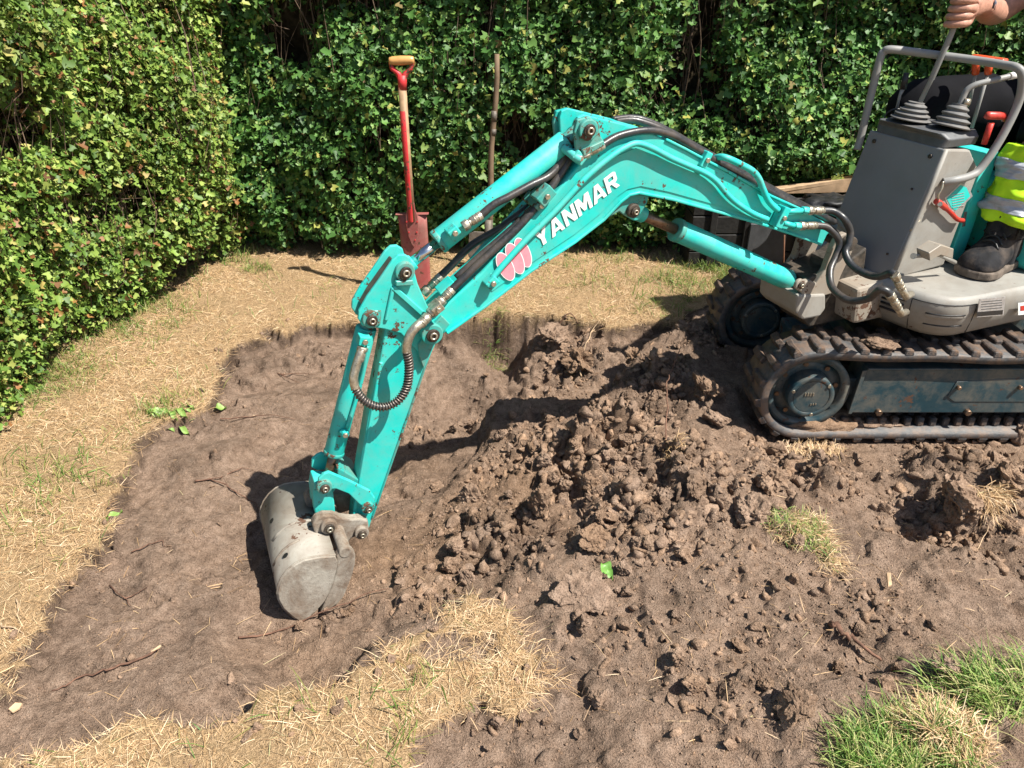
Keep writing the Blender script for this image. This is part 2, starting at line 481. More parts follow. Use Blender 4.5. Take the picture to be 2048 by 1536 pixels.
# loose-heap roughness and warm subsoil, blobs: pixel, radius m, weight
ROUGHP = [(1150, 900, .42, 1.), (1300, 800, .3, 1.), (1000, 1050, .3, .9), (1250, 1050, .35, .9), (1400, 1000, .3, .8), (1500, 1200, .35, .38), (1740, 1260, .18, .5), (1900, 1050, .3, .9), (1450, 1400, .3, .32), (1250, 1300, .3, .35), (1600, 950, .3, .8), (1420, 720, .25, .7), (1150, 680, .25, .8), (1950, 950, .3, .8), (850, 1130, .2, .6), (980, 725, .26, .8), (860, 750, .2, .65), (1080, 720, .25, .9), (690, 700, .16, .4), (600, 700, .15, .25), (1050, 1450, .2, .4), (1750, 1350, .2, .4)]
WARMP = [(900, 1050, .35, .9), (1050, 950, .35, .8), (750, 1050, .25, .9), (620, 1250, .22, .5), (850, 850, .3, .4), (1250, 880, .35, .6), (480, 1250, .2, .25), (1500, 780, .25, .9), (1950, 930, .3, .4), (1650, 920, .25, .5), (1100, 780, .3, .3)]

xs = np.concatenate([[-90, -30, -10, -5, -3.5], np.arange(-2.6, -1.3, .016), np.arange(-1.3, 2.0, .0068), np.arange(2.0, 3.0, .02), [3.4, 5, 10, 30, 90]])
ys = np.concatenate([[-90, -30, -8, -3, -1, 0, .4], np.arange(.62, 2.45, .0066), np.arange(2.45, 3.5, .008), np.arange(3.5, 5.0, .022), [5.3, 7, 12, 30, 120]])
GX, GY = np.meshgrid(xs, ys)
def blobs(X, Y, L):
    o = np.zeros_like(X)
    for x, y, r, w in L:
        a, b = gp(x, y)
        o = np.maximum(o, w * np.exp(-((X - a) ** 2 + (Y - b) ** 2) / (r * r * .55)))
    return o
def dug_mask(X, Y):
    wx = X + fbm(X, Y, .13, 5, 2) * .13; wy = Y + fbm(X, Y, .13, 5, 9) * .13
    return inpoly(wx, wy, DUG) | inpoly(wx, wy, HOLE)
inside = dug_mask(GX, GY)
def soft(mask, n):
    m = mask.astype(np.float32)
    for _ in range(n):
        m[1:-1, 1:-1] = (m[1:-1, 1:-1] * 2 + m[:-2, 1:-1] + m[2:, 1:-1] + m[1:-1, :-2] + m[1:-1, 2:]) / 6
    return m
DM = soft(inside, 2)
num = np.zeros_like(GX); den = np.full_like(GX, 1e-9)
for a, b, z in HPW:
    d2 = (GX - a) ** 2 + (GY - b) ** 2
    w = np.exp(-d2 / .011) + 2e-3 / (1 + d2 * 60) ** 2
    num += w * z; den += w
HD = num / den
ROUGH = np.clip(blobs(GX, GY, ROUGHP), 0, 1)
WARM = np.clip(blobs(GX, GY, WARMP), 0, 1)
fine_zone = (GX > -2.7) & (GX < 3.05) & (GY > .6) & (GY < 5.1)
n1 = fbm(GX, GY, .20, 4, 1)
n2 = fbm(GX, GY, .055, 4, 3)
n3 = np.abs(fbm(GX, GY, .045, 4, 5))
n4 = fbm(GX, GY, .018, 3, 8)
n5 = np.abs(fbm(GX, GY, .12, 5, 15, .6))
HD = HD + n1 * (.020 + .035 * ROUGH) + n2 * (.006 + .008 * ROUGH) + (n5 - .08) * (.012 + .036 * ROUGH) + n4 * (.0028 + .004 * ROUGH)
# drag marks of the bucket along the machine's axis in the firm scraped soil
al = (GX * UU.x + GY * UU.y) + fbm(GX, GY, .6, 2, 70) * .15; ac_ = (GX * VV.x + GY * VV.y) + fbm(GX, GY, .5, 2, 71) * .10
HD += (fbm(al * .16, ac_, .035, 3, 72) * .004 + fbm(al * .3, ac_, .012, 2, 73) * .002) * (1 - ROUGH)
# torn scoops
sc_ = fbm(GX, GY * 1.3, .16, 4, 14)
HD -= np.clip(sc_ - .18, 0, .12) * .16 * (1 - ROUGH)
# broken steps where the bucket sliced the pit wall
tz = fbm(GX, GY, .22, 4, 31) * .05
back = np.clip((GY - 2.2) / .3, 0, 1)
stp = .045
q_ = (HD + tz) / stp; fr_ = q_ - np.floor(q_)
HD += ((np.floor(q_) + np.clip((fr_ - .5) * 3.2 + .5, 0, 1)) * stp - tz - HD) * (.35 + .5 * back) * np.clip(1 - ROUGH * .55, 0, 1)
lawn_h = fbm(GX, GY, .3, 3, 40) * .02 + n4 * .003 + .004
H = np.where(fine_zone, HD * DM + lawn_h * (1 - DM), 0.0)
# a ridge of lifted turf and crumbs along the cut edge
edge = np.clip(1 - np.abs(DM - .5) * 2, 0, 1)
H += edge * fbm(GX, GY, .06, 4, 50) * .034
H = np.where(fine_zone, H, 0.)
# stamped lumps bound into the loose soil
def cell(x, y): return int(np.searchsorted(xs, x)), int(np.searchsorted(ys, y))
rr = np.random.default_rng(5)
cnt = 0
while cnt < 1300:
    x = rr.uniform(-1.1, 2.1); y = rr.uniform(.95, 3.3)
    i, j = cell(x, y)
    if not inside[j, i]: continue
    q = ROUGH[j, i]
    if rr.random() > q ** 1.3 + .04: continue
    cnt += 1
    r = .008 + .040 * rr.random() ** 2.4 * (.3 + q)
    i0, i1 = cell(x - r * 1.4, 0)[0], cell(x + r * 1.4, 0)[0]; j0, j1 = cell(0, y - r * 1.4)[1], cell(0, y + r * 1.4)[1]
    X = GX[j0:j1, i0:i1]; Y = GY[j0:j1, i0:i1]
    d = np.zeros_like(X)
    for th in np.sort(rr.uniform(0, 6.283, 6)):
        d = np.maximum(d, ((X - x) * math.cos(th) + (Y - y) * math.sin(th)) / (r * rr.uniform(.55, 1.)))
    tilt = 1 + ((X - x) * rr.uniform(-1, 1) + (Y - y) * rr.uniform(-1, 1)) / r * .55
    bump_ = np.clip((1 - d) / rr.uniform(.15, .5), 0, 1) * r * rr.uniform(.35, .8) * np.clip(tilt, .3, 1.6) * (1 + .25 * vnoise(X / (r * .3), Y / (r * .3), cnt % 50))
    H[j0:j1, i0:i1] += bump_ * DM[j0:j1, i0:i1]
# press the ground flat where the crawler tracks stand
for ya, yb in ((2.22, 2.46), (2.84, 3.06)):
    m = np.clip(1 - np.maximum(np.maximum(ya - GY, GY - yb) / .05, (.93 - GX) / .1), 0, 1)
    m = np.clip(m, 0, 1)
    H = H * (1 - m) + np.minimum(H, .0 + n4 * .004) * m
def hz(x, y):
    x = np.clip(np.asarray(x, float), -89, 89); y = np.clip(np.asarray(y, float), -89, 119)
    i = np.clip(np.searchsorted(xs, x) - 1, 0, len(xs) - 2); j = np.clip(np.searchsorted(ys, y) - 1, 0, len(ys) - 2)
    fx = (x - xs[i]) / (xs[i + 1] - xs[i]); fy = (y - ys[j]) / (ys[j + 1] - ys[j])
    return (H[j, i] * (1 - fx) + H[j, i + 1] * fx) * (1 - fy) + (H[j + 1, i] * (1 - fx) + H[j + 1, i + 1] * fx) * fy
def samp(A, x, y):
    i = np.clip(np.searchsorted(xs, x) - 1, 0, len(xs) - 2); j = np.clip(np.searchsorted(ys, y) - 1, 0, len(ys) - 2)
    return A[j, i]
def ground(px, py):
    """point of the ground seen at a photo pixel"""
    z = 0.
    for _ in range(12):
        p = atz(px, py, z); z = .5 * z + .5 * float(hz(p.x, p.y))
    p = atz(px, py, z); return Vector((p.x, p.y, float(hz(p.x, p.y))))

nx, ny = len(xs), len(ys)
idx = np.arange(nx * ny).reshape(ny, nx)
quads = np.stack([idx[:-1, :-1], idx[:-1, 1:], idx[1:, 1:], idx[1:, :-1]], -1).reshape(-1, 4)
gm = np_mesh('ground', np.stack([GX, GY, H], -1).reshape(-1, 3), quads, 4, True)
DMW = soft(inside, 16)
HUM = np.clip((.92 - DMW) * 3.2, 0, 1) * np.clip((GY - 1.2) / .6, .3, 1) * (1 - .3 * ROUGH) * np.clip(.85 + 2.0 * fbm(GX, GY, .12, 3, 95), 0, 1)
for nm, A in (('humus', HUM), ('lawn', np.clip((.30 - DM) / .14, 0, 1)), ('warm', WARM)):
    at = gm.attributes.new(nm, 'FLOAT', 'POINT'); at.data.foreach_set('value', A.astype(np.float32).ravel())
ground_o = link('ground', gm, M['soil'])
tag(ground_o, 'dug brown soil and dry lawn of the garden', None, None, 'structure')

# ------------------------------------------------------------------ loose soil crumbs
def ico(sub):
    bm = bmesh.new(); bmesh.ops.create_icosphere(bm, subdivisions=sub, radius=1.0)
    v = np.array([p.co[:] for p in bm.verts]); f = np.array([[q.index for q in p.verts] for p in bm.faces]); bm.free(); return v, f
def crumbs(n, rmin, rmax, sub, seed, power=2.6, rough_pow=1.2, base=.05):
    g = np.random.default_rng(seed)
    bv, bf = ico(sub)
    X = []; Y = []; R = []
    while sum(map(len, X)) < n:
        x = g.uniform(-1.3, 2.1, 20000); y = g.uniform(.85, 3.35, 20000)
        dens = np.where(samp(inside, x, y), samp(ROUGH, x, y) ** rough_pow + base, .012) * np.clip(1.5 * vnoise(x * 7, y * 7, seed) + .75, .05, 1.5)
        k = g.random(20000) < dens * .7
        X.append(x[k]); Y.append(y[k])
    x = np.concatenate(X)[:n]; y = np.concatenate(Y)[:n]
    q = samp(ROUGH, x, y)
    r = rmin + (rmax - rmin) * g.random(n) ** power * (.45 + .55 * q)
    z = hz(x, y) + r * g.uniform(-.25, .3, n)
    # random rotation and lumpy distortion
    k = len(bv)
    A = g.normal(size=(n, 3, 3)); Q, _ = np.linalg.qr(A)
    S = np.stack([g.uniform(.8, 1.4, n), g.uniform(.6, 1.1, n), g.uniform(.45, .9, n)], -1)
    P = np.repeat(bv[None], n, 0) * (1 + g.uniform(-.16, .16, (n, k)))[..., None]
    for _ in range(5):                                  # break flat faces into every crumb
        dd = g.normal(size=(n, 3)); dd /= np.linalg.norm(dd, axis=1, keepdims=True); hh = g.uniform(.2, .7, n)
        ov = np.maximum(np.einsum('nki,ni->nk', P, dd) - hh[:, None], 0)
        P = P - ov[..., None] * dd[:, None]
    P = P * (1 + g.uniform(-.20, .16, (n, k)))[..., None]
    P = P * S[:, None, :] * 1.2
    P = np.einsum('nij,nkj->nki', Q, P) * r[:, None, None] + np.stack([x, y, z], -1)[:, None]
    Fc = bf[None] + (np.arange(n) * k)[:, None, None]
    return P.reshape(-1, 3), Fc.reshape(-1, 3)
v1, f1 = crumbs(26000, .002, .0075, 1, 21, 2.1, .7, .5)
v2, f2 = crumbs(5000, .006, .029, 2, 22, 3.0, 2.2, .004)
cm = np_mesh('soil_crumbs', np.concatenate([v1, v2]), np.concatenate([f1, f2 + len(v1)]), 3, False)
tag(link('soil_crumbs', cm, M['crumb']), 'small loose soil crumbs strewn over the dug earth', 'soil', None, 'stuff')

# ------------------------------------------------------------------ separate clods
def clod_mesh(seed, sub=3, rough=.3):
    g = random.Random(seed)
    bm = bmesh.new(); bmesh.ops.create_icosphere(bm, subdivisions=sub, radius=1.0)
    cuts = []
    for _ in range(9):
        d = Vector((g.gauss(0, 1), g.gauss(0, 1), g.gauss(0, 1))).normalized(); cuts.append((d, g.uniform(.35, .85)))
    from mathutils import noise
    off = Vector((seed * 3.1, seed * 1.7, 0))
    for v in bm.verts:
        p = v.co.copy()
        for d, h in cuts:
            k = p.dot(d) - h
            if k > 0: p -= d * k * .85
        nn = p.normalized()
        p += nn * (noise.fractal(p * 1.8 + off, 1., 2., 4) * rough * .55 - abs(noise.noise(p * 3.0 + off)) * .22 + noise.noise(p * 7 + off) * .10 + noise.noise(p * 15 + off) * .06)
        v.co = p
    me = bpy.data.meshes.new('soil_clod'); bm.to_mesh(me); bm.free()
    me.polygons.foreach_set('use_smooth', [False] * len(me.polygons))
    me.materials.append(M['clod'])
    return me
CLODS = [clod_mesh(i, 4) for i in range(14)]
BIGC = [clod_mesh(40 + i, 5, .6) for i in range(6)]
def clod(p, r, sc=(1, 1, .75), rot=None, me=None, label=None, sink=.25, group=None, name='soil_clod', cat='clod'):
    g = random
    o = bpy.data.objects.new(name, me or g.choice(CLODS))
    COL.objects.link(o)
    o.location = (p[0], p[1], p[2] + r * sc[2] * (1 - sink) * .8)
    o.scale = (r * sc[0], r * sc[1], r * sc[2])
    o.rotation_euler = rot or (g.uniform(-.5, .5), g.uniform(-.5, .5), g.uniform(0, 6.28))
    return tag(o, label, cat, group)
# px, py, width px, aspect (y), label
NAMED = [
 (1090, 925, 46, .9, 'squarish clod high on the heap beside a pale snail-shaped clod'),
 (1060, 912, 30, .8, 'small pale curled clod on the crest of the clod heap'),
 (1188, 962, 56, 1., 'broad tan clod above the heap hollow, below the row of small clods'),
 (1238, 945, 34, 1., 'narrow clod leaning against the broad tan clod on the heap'),
 (938, 992, 56, 1., 'round clod alone in the pit hollow right of the bucket arm'),
 (1082, 1035, 62, 1.9, 'tall upright slab of earth casting a black shadow in the heap'),
 (1130, 1000, 44, .8, 'brown clod wedged right of the tall upright slab'),
 (1296, 1042, 52, 1., 'blocky clod with a dark left side, topmost of three below the heap'),
 (1305, 1082, 48, .8, 'flat-faced clod under the blocky clod below the heap'),
 (1345, 1080, 42, .9, 'angular clod right of the flat-faced clod below the heap'),
 (1195, 1075, 86, .6, 'long pale-topped clod lying below the heap'),
 (1356, 1226, 40, .9, 'lone round clod on the open soil with shadow on its left'),
 (900, 1130, 60, .9, 'rounded clod at the pit edge above the straw tuft'),
 (1160, 1186, 112, .6, 'large wedge of firm earth beside the bright green leaf'),
 (1252, 1182, 42, .8, 'small clod right of the large earth wedge'),
 (1392, 965, 58, .9, 'dark clod standing on the slope right of the heap'),
 (1368, 1108, 54, .7, 'low wide clod at the right end of the clod group'),
 (1540, 962, 66, 1.1, 'dark weathered lump under the front of the near track'),
 (1508, 1030, 92, .8, 'smooth pale lump above the straw sod'),
 (1160, 725, 72, .9, 'dark clod in the shadowed back wall of the pit'),
 (1108, 668, 92, .6, 'pale flat slab of earth at the back edge of the pit'),
 (1268, 716, 74, .8, 'brown clod on the back wall near the far track'),
 (1298, 650, 30, .8, 'small tan stone-like clod on the back rim of the pit'),
 (1410, 775, 92, .7, 'warm brown lump in front of the near track'),
 (1432, 840, 60, .9, 'knobbly lump left of the near track front'),
 (1600, 1400, 120, .45, 'big crumbly lump left of the green sod'),
 (1765, 1365, 52, .7, 'clod touching the top of the green sod'),
 (1890, 1335, 74, .8, 'dark lump above the green sod at the right'),
 (1905, 1000, 130, .8, 'big torn lump of earth right of the shaded hollow'),
 (2020, 965, 110, .7, 'wide crumbly lump under the rear of the near track'),
 (1905, 1100, 60, .7, 'clod at the rim of the shaded hollow'),
 (1000, 870, 34, .9, 'small clod on the shadow edge in the pit'),
 (1205, 905, 40, .9, 'rounded clod among the small clods at the heap top'),
 (870, 975, 40, .8, 'crumbly clod close to the bucket arm'),
 (1480, 1290, 44, .7, 'low clod on the slope left of the big crumbly lump'),
 (1200, 1030, 34, .8, 'small clod between the heap and the long pale-topped clod'),
]
for x, y, w, asp, lab in NAMED:
    p = ground(x, y + w * .12)
    d = (p - CAM_O).dot(Vector((0, _c, -_s)))
    r = w / FPX * d * .5
    clod(p, r, (1, random.uniform(.75, 1.), asp * .9), None if asp < 1.5 else (.1, -.35, .6), random.choice(BIGC if w > 60 else CLODS), lab, .42 if asp < 1.5 else .0)
def region_label(x, y):
    if y < 780: t_ = 'in the back of the dig near the far track'
    elif x < 1010: t_ = 'at the pit side of the spoil heap, right of the bucket'
    elif y < 1010 and x < 1420: t_ = 'on the upper part of the spoil heap'
    elif x < 1420: t_ = 'on the gentle slope below the spoil heap'
    elif y < 1130: t_ = 'on the broken soil in front of the near track'
    else: t_ = 'on the crumbly slope above the green sods'
    return ('small brown clod ' + t_, .15, 'small clods ' + t_)
g = np.random.default_rng(77)
k = 0
while k < 190:
    x = g.uniform(820, 2040); y = g.uniform(650, 1500)
    p = ground(x, y)
    i, j = cell(p.x, p.y)
    if not inside[j, i] or g.random() > ROUGH[j, i] ** 1.6: continue
    if p.y > 2.2 and p.x > .9 and p.y < 3.1: continue
    k += 1
    r = .011 + .024 * g.random() ** 2.2
    clod(p, r, (1, g.uniform(.7, 1), g.uniform(.6, .95)), None, None, *region_label(x, y))

# ================================================================== EXCAVATOR
EX = empty('mini_excavator', (1.5, 2.64, 0), 'teal and beige mini excavator digging with its boom stretched over the pit', 'excavator')

# ---------------- boom
hb = .054
BOOM = [(1672, 458), (1622, 428), (1540, 392), (1452, 342), (1420, 326), (1372, 300), (1330, 279), (1290, 259), (1252, 249), (1206, 292), (1162, 326),
        (1108, 390), (1030, 470), (961, 548), (900, 603), (862, 640), (850, 655), (850, 672), (864, 684), (885, 670), (973, 610), (1061, 542), (1149, 484), (1207, 439), (1240, 404), (1258, 390), (1276, 386),
        (1342, 399), (1444, 427), (1519, 448), (1581, 468), (1645, 491), (1655, 470)]
boom_uz = uzl(BOOM, hb)
boom = MB().slab(boom_uz, -hb, hb).build('boom', M['teal'], EX, .006, 3)
# bottom and top cover plates with a lip past the side plates
def strip(pxs, t, v0, v1, off=0.0):
    q = uzl(pxs, hb); a = []; b = []
    for i, p in enumerate(q):
        p0 = q[max(i - 1, 0)]; p1 = q[min(i + 1, len(q) - 1)]
        dx, dz = p1[0] - p0[0], p1[1] - p0[1]; l = math.hypot(dx, dz); n = (-dz / l, dx / l)
        a.append((p[0] + n[0] * off, p[1] + n[1] * off)); b.append((p[0] + n[0] * (off + t), p[1] + n[1] * (off + t)))
    mb = MB()
    vs = [W(x, v0, z) for x, z in a] + [W(x, v1, z) for x, z in a] + [W(x, v1, z) for x, z in b] + [W(x, v0, z) for x, z in b]
    n = len(a); fs = []
    for i in range(n - 1):
        for k in range(4):
            k2 = (k + 1) % 4
            fs.append((k * n + i, k * n + i + 1, k2 * n + i + 1, k2 * n + i))
    fs += [(0, n, 2 * n, 3 * n), (n - 1, 4 * n - 1, 3 * n - 1, 2 * n - 1)]
    return mb.add(vs, fs)
strip([(893, 666), (973, 610), (1061, 542), (1149, 484), (1207, 439), (1240, 404), (1258, 390), (1276, 386), (1342, 399), (1444, 427), (1519, 448), (1581, 468), (1640, 489)], .008, -hb - .009, hb + .009, -.006).build('bottom_flange', M['teal'], boom, .002, 1)
strip([(1612, 424), (1540, 392), (1452, 342), (1420, 326), (1372, 300), (1330, 279)], .007, -hb - .006, hb + .006, -.002).build('top_flange', M['teal'], boom, .002, 1)

# raised inner panel line: a shallow stiffening plate following the boom side
plate = [(1560, 452), (1512, 438), (1440, 412), (1340, 384), (1282, 372), (1256, 378), (1236, 392), (1200, 428), (1150, 468), (1060, 528), (985, 582), (972, 572), (1030, 502), (1108, 420), (1170, 362), (1222, 318), (1272, 296), (1330, 318), (1404, 352), (1428, 372), (1470, 412), (1505, 436)]
MB().slab(uzl(plate, hb + .003), hb + .0005, hb + .003).build('side_plate', M['teal'], boom, .0015, 1)

def boss(px, py, v, r, parent, h=.022, mat='teal_dark', bolt=True, sq=None):
    """pin boss: collar, grimy washer and greasy pin end with socket"""
    p = bp(px, py, v)
    b = MB().cyl(p - VV * .004, p + VV * h, r, 28).build('pin_boss', M[mat], parent, .003, 2)
    MB().cyl(p + VV * h, p + VV * (h + .007), r * .62, 24).build('pin', M['pin'], b, .002, 2)
    MB().ring(p + VV * (h + .006), VV, r * .2, r * .36, .006, 16).build('pin_end', M['steel'], b)
    return b
HORN = [(1290, 259), (1239, 246), (1168, 229), (1156, 235), (1152, 250), (1154, 292), (1162, 326), (1215, 300)]
for s in (-1, 1):
    MB().slab(uzl(HORN, hb), s * (hb - .013), s * (hb - .0005)).build('horn_plate', M['teal'], boom, .003, 2)
MB().slab(uzl([(1290, 262), (1240, 250), (1204, 262), (1204, 272), (1240, 262), (1270, 276)], hb), -hb + .01, hb - .014).build('horn_web', M['teal_dark'], boom, .003, 2)
# top bracket plates around the arm-cylinder pin
for s in (-1, 1):
    MB().slab(uzl([(1150, 300), (1146, 262), (1152, 238), (1176, 232), (1196, 246), (1198, 270), (1208, 285), (1178, 304)], hb + .006), s * (hb + .001), s * (hb + .014)).build('pin_bracket', M['teal_dark'], boom, .003, 2)
boss(1174, 259, hb + .014, .027, boom, .012)
MB().slab(uzl([(1163, 300), (1206, 280), (1208, 290), (1166, 312)], hb + .02), hb + .014, hb + .026).build('lock_plate', M['teal_dark'], boom, .002, 1)
# underside bracket of the boom cylinder
for s in (-1, 1):
    MB().slab(uzl([(1196, 446), (1240, 402), (1262, 388), (1300, 392), (1296, 408), (1282, 430), (1264, 437), (1248, 430), (1240, 424), (1212, 440)], .05), s * .03, s * .046).build('cylinder_bracket', M['teal_dark'], boom, .003, 2)
boss(1264, 420, .046, .020, boom, .014, 'grease_and_shade')
# lower end fork gusset + boss of the boom tip
boss(860, 663, hb + .002, .030, boom, .024)
MB().slab(uzl([(868, 648), (884, 632), (900, 648), (884, 668)], hb + .012), hb + .001, hb + .014).build('lock_plate', M['teal_dark'], boom, .002, 1)

# ---------------- YANMAR lettering as cut film on the boom side
v_t = hb + .0052
b0 = Vector(uz(1078, 497, v_t)); b1 = Vector(uz(1235, 374, v_t))
tx = (b1 - b0); TL = tx.length * 1.03; tx.normalize(); ty = Vector((-tx.y, tx.x))
if ty.y < 0: ty = -ty
CH = TL * .165
GL = {
 'Y': [[(0, 1), (.30, 1), (.5, .66), (.70, 1), (1, 1), (.64, .42), (.64, 0), (.36, 0), (.36, .42)]],
 'A': [[(0, 0), (.34, 1), (.5, 1), (.5, .74), (.36, .36), (.5, .36), (.5, .18), (.31, .18), (.25, 0)], [(1, 0), (.66, 1), (.5, 1), (.5, .74), (.64, .36), (.5, .36), (.5, .18), (.69, .18), (.75, 0)]],
 'N': [[(0, 0), (0, 1), (.26, 1), (.26, 0)], [(.74, 0), (.74, 1), (1, 1), (1, 0)], [(.26, 1), (.30, 1), (.74, .38), (.74, 0), (.70, 0), (.26, .62)]],
 'M': [[(0, 0), (0, 1), (.22, 1), (.22, 0)], [(.78, 0), (.78, 1), (1, 1), (1, 0)], [(.22, 1), (.30, 1), (.5, .55), (.5, .12), (.42, .12), (.22, .6)], [(.78, 1), (.70, 1), (.5, .55), (.5, .12), (.58, .12), (.78, .6)]],
 'R': [[(0, 0), (0, 1), (.27, 1), (.27, 0)], [(.27, 1), (.78, 1), (.95, .9), (.95, .48), (.84, .38), (.27, .38), (.27, .58), (.66, .58), (.70, .62), (.70, .76), (.66, .8), (.27, .8)], [(.42, .38), (.70, .38), (1, 0), (.69, 0)]],
}
wds = {'Y': 1.06, 'A': 1.12, 'N': 1.0, 'M': 1.2, 'R': 1.02}
tot = sum(wds[c] for c in 'YANMAR') + .12 * 5
k = TL / (tot * CH)
pos = 0.
for ch in 'YANMAR':
    mb = MB()
    for poly in GL[ch]:
        q = []
        for a, b in poly:
            p = b0 + tx * ((pos + a * wds[ch]) * CH * k + b * CH * .16) + ty * (b * CH)
            q.append(W(p.x, v_t, p.y))
        mb.prism(q, VV * .0006)
    mb.build('letter', M['white'], boom)
    pos += wds[ch] + .12
# faded pink emblem: three overlapping petals with white rims
def petal(px, py, a, b, ang, dv):
    q = []; q2 = []
    for i in range(36):
        t_ = 2 * math.pi * i / 36
        for L, e in ((q, 0), (q2, 1.6)):
            x = (a + e) * math.cos(t_); y = (b + e) * math.sin(t_)
            L.append(bp(px + x * math.cos(ang) - y * math.sin(ang), py + x * math.sin(ang) + y * math.cos(ang), v_t + dv))
    MB().prism(q2, VV * .0003).build('emblem_rim', M['white'], boom)
    MB().prism([p + VV * .0003 for p in q], VV * .0003).build('emblem_petal', M['pink'], boom)
petal(1046, 505, 30, 13, math.radians(68), 0)
petal(1030, 517, 32, 14, math.radians(66), .0008)
petal(1011, 533, 29, 14, math.radians(64), .0016)

# ---------------- steel pipes on the boom
def pth(L, k=5): return smooth_path([bp(x, y, v) for x, y, v in L], k)
q = hb + .018
pipe1 = [(1535, 439), (1506, 427), (1472, 405), (1452, 386), (1434, 364), (1412, 347), (1376, 331), (1342, 316), (1310, 299), (1286, 289), (1270, 287), (1252, 294), (1222, 313), (1171, 356), (1110, 422), (1046, 486), (991, 548), (984, 560)]
MB().tube(pth([(x, y, q) for x, y in pipe1]), .0085, 12).build('hydraulic_pipe', M['teal'], boom)
pipe2 = [(1426, 318, .02), (1440, 314, .05), (1456, 317, .07), (1484, 330, q), (1506, 343, q), (1518, 358, q), (1526, 378, q), (1536, 400, q), (1547, 413, q), (1556, 420, q)]
MB().tube(pth(pipe2), .0095, 12).build('hydraulic_pipe', M['teal'], boom)
def clampblock(px, py, v, w, h, d, ang, mat='teal', parent=None, name='pipe_clamp'):
    c = bp(px, py, v); e1 = (bp(px + math.cos(ang) * 10, py + math.sin(ang) * 10, v) - c).normalized()
    e2 = VV; e3 = e1.cross(e2).normalized()
    o = MB().box(c, e1 * w, e2 * d, e3 * h).build(name, M[mat], parent or boom, .003, 2)
    MB().cyl(c + e2 * d / 2, c + e2 * (d / 2 + .007), .008, 6).build('bolt', M['steel'], o, .001, 1)
    return o
clampblock(1560, 433, hb + .02, .026, .066, .035, math.radians(22))
clampblock(982, 563, hb + .016, .034, .026, .03, math.radians(-45))
clampblock(1408, 318, .055, .022, .045, .03, math.radians(28))
for pa, pb in (((1566, 424), (1606, 421)), ((1566, 446), (1590, 452))):
    MB().tube([bp(*pa, q), bp(*pb, q)], .0085, 12).build('hydraulic_pipe', M['teal'], boom)
def fitting(a, b, r, parent, nut=True):
    a, b = Vector(a), Vector(b); d = b - a
    mb = MB().cyl(a, a + d * .3, r * 1.25, 6).cyl(a + d * .3, a + d * .42, r * .9, 14).cyl(a + d * .42, b, r * 1.05, 14)
    mb.ring(a + d * .6, d, r, r * 1.14, d.length * .05, 14).ring(a + d * .8, d, r, r * 1.14, d.length * .05, 14)
    return mb.build('hose_fitting', M['steel'], parent, .001, 1)
for x, y in ((1606, 421), (1590, 452)):
    MB().cyl(bp(x - 2, y, q), bp(x + 9, y + .5, q), .013, 6).build('pipe_nut', M['teal'], boom, .001, 1)
fitting(bp(1615, 421, q), bp(1646, 421, q), .0115, boom)
fitting(bp(1599, 452, q), bp(1632, 451, q), .0115, boom)

# ---------------- rubber hoses
def hose(name, L, r, parent=EX, n=12, k=6): return MB().tube(pth(L, k), r, n).build(name, M['rubber'], parent)
hose('hydraulic_hose', [(1645, 421, q), (1667, 423, q + .01), (1688, 438, .11), (1700, 463, .12), (1697, 488, .13), (1691, 506, .14), (1704, 531, .18), (1733, 549, .24), (1759, 553, .29), (1780, 546, .33), (1789, 549, .345)], .0115)
hose('hydraulic_hose', [(1631, 451, q), (1653, 454, q + .01), (1671, 469, .10), (1679, 489, .11), (1671, 514, .12), (1660, 541, .14), (1663, 572, .18), (1684, 594, .24), (1708, 602, .28), (1739, 596, .32), (1759, 580, .35), (1773, 582, .365), (1780, 590, .37)], .0115)
fitting(bp(1789, 548, .345), bp(1803, 578, .352), .0115, EX)
fitting(bp(1779, 588, .37), bp(1796, 616, .372), .0115, EX)
MB().tube([bp(1803, 577, .352), bp(1812, 594, .34), bp(1822, 588, .30)], .011, 10).build('elbow_fitting', M['steel'], EX)
MB().tube([bp(1796, 615, .372), bp(1802, 628, .365), bp(1812, 624, .31)], .011, 10).build('elbow_fitting', M['steel'], EX)
hose('hydraulic_hose', [(1203, 291, hb + .012), (1239, 271, hb + .004), (1294, 261, .055), (1342, 270, .05), (1393, 298, .045), (1427, 320, .04), (1485, 350, .04), (1533, 379, .04), (1585, 407, .04), (1628, 424, .03), (1668, 444, .0)], .0105, boom)
hose('hydraulic_hose', [(1232, 243, -.02), (1262, 240, -.01), (1290, 246, .0), (1330, 262, .01), (1380, 291, .01), (1430, 317, .01), (1490, 350, .01), (1545, 381, .01), (1600, 412, .01), (1660, 440, -.02)], .010, boom)
hose('hydraulic_hose', [(1225, 240, -.04), (1258, 236, -.04), (1290, 241, -.03), (1340, 264, -.02), (1400, 298, -.02), (1480, 342, -.02), (1560, 386, -.02), (1650, 432, -.04)], .010, boom)
fitting(bp(1164, 313, hb + .012), bp(1207, 290, hb + .012), .011, boom)
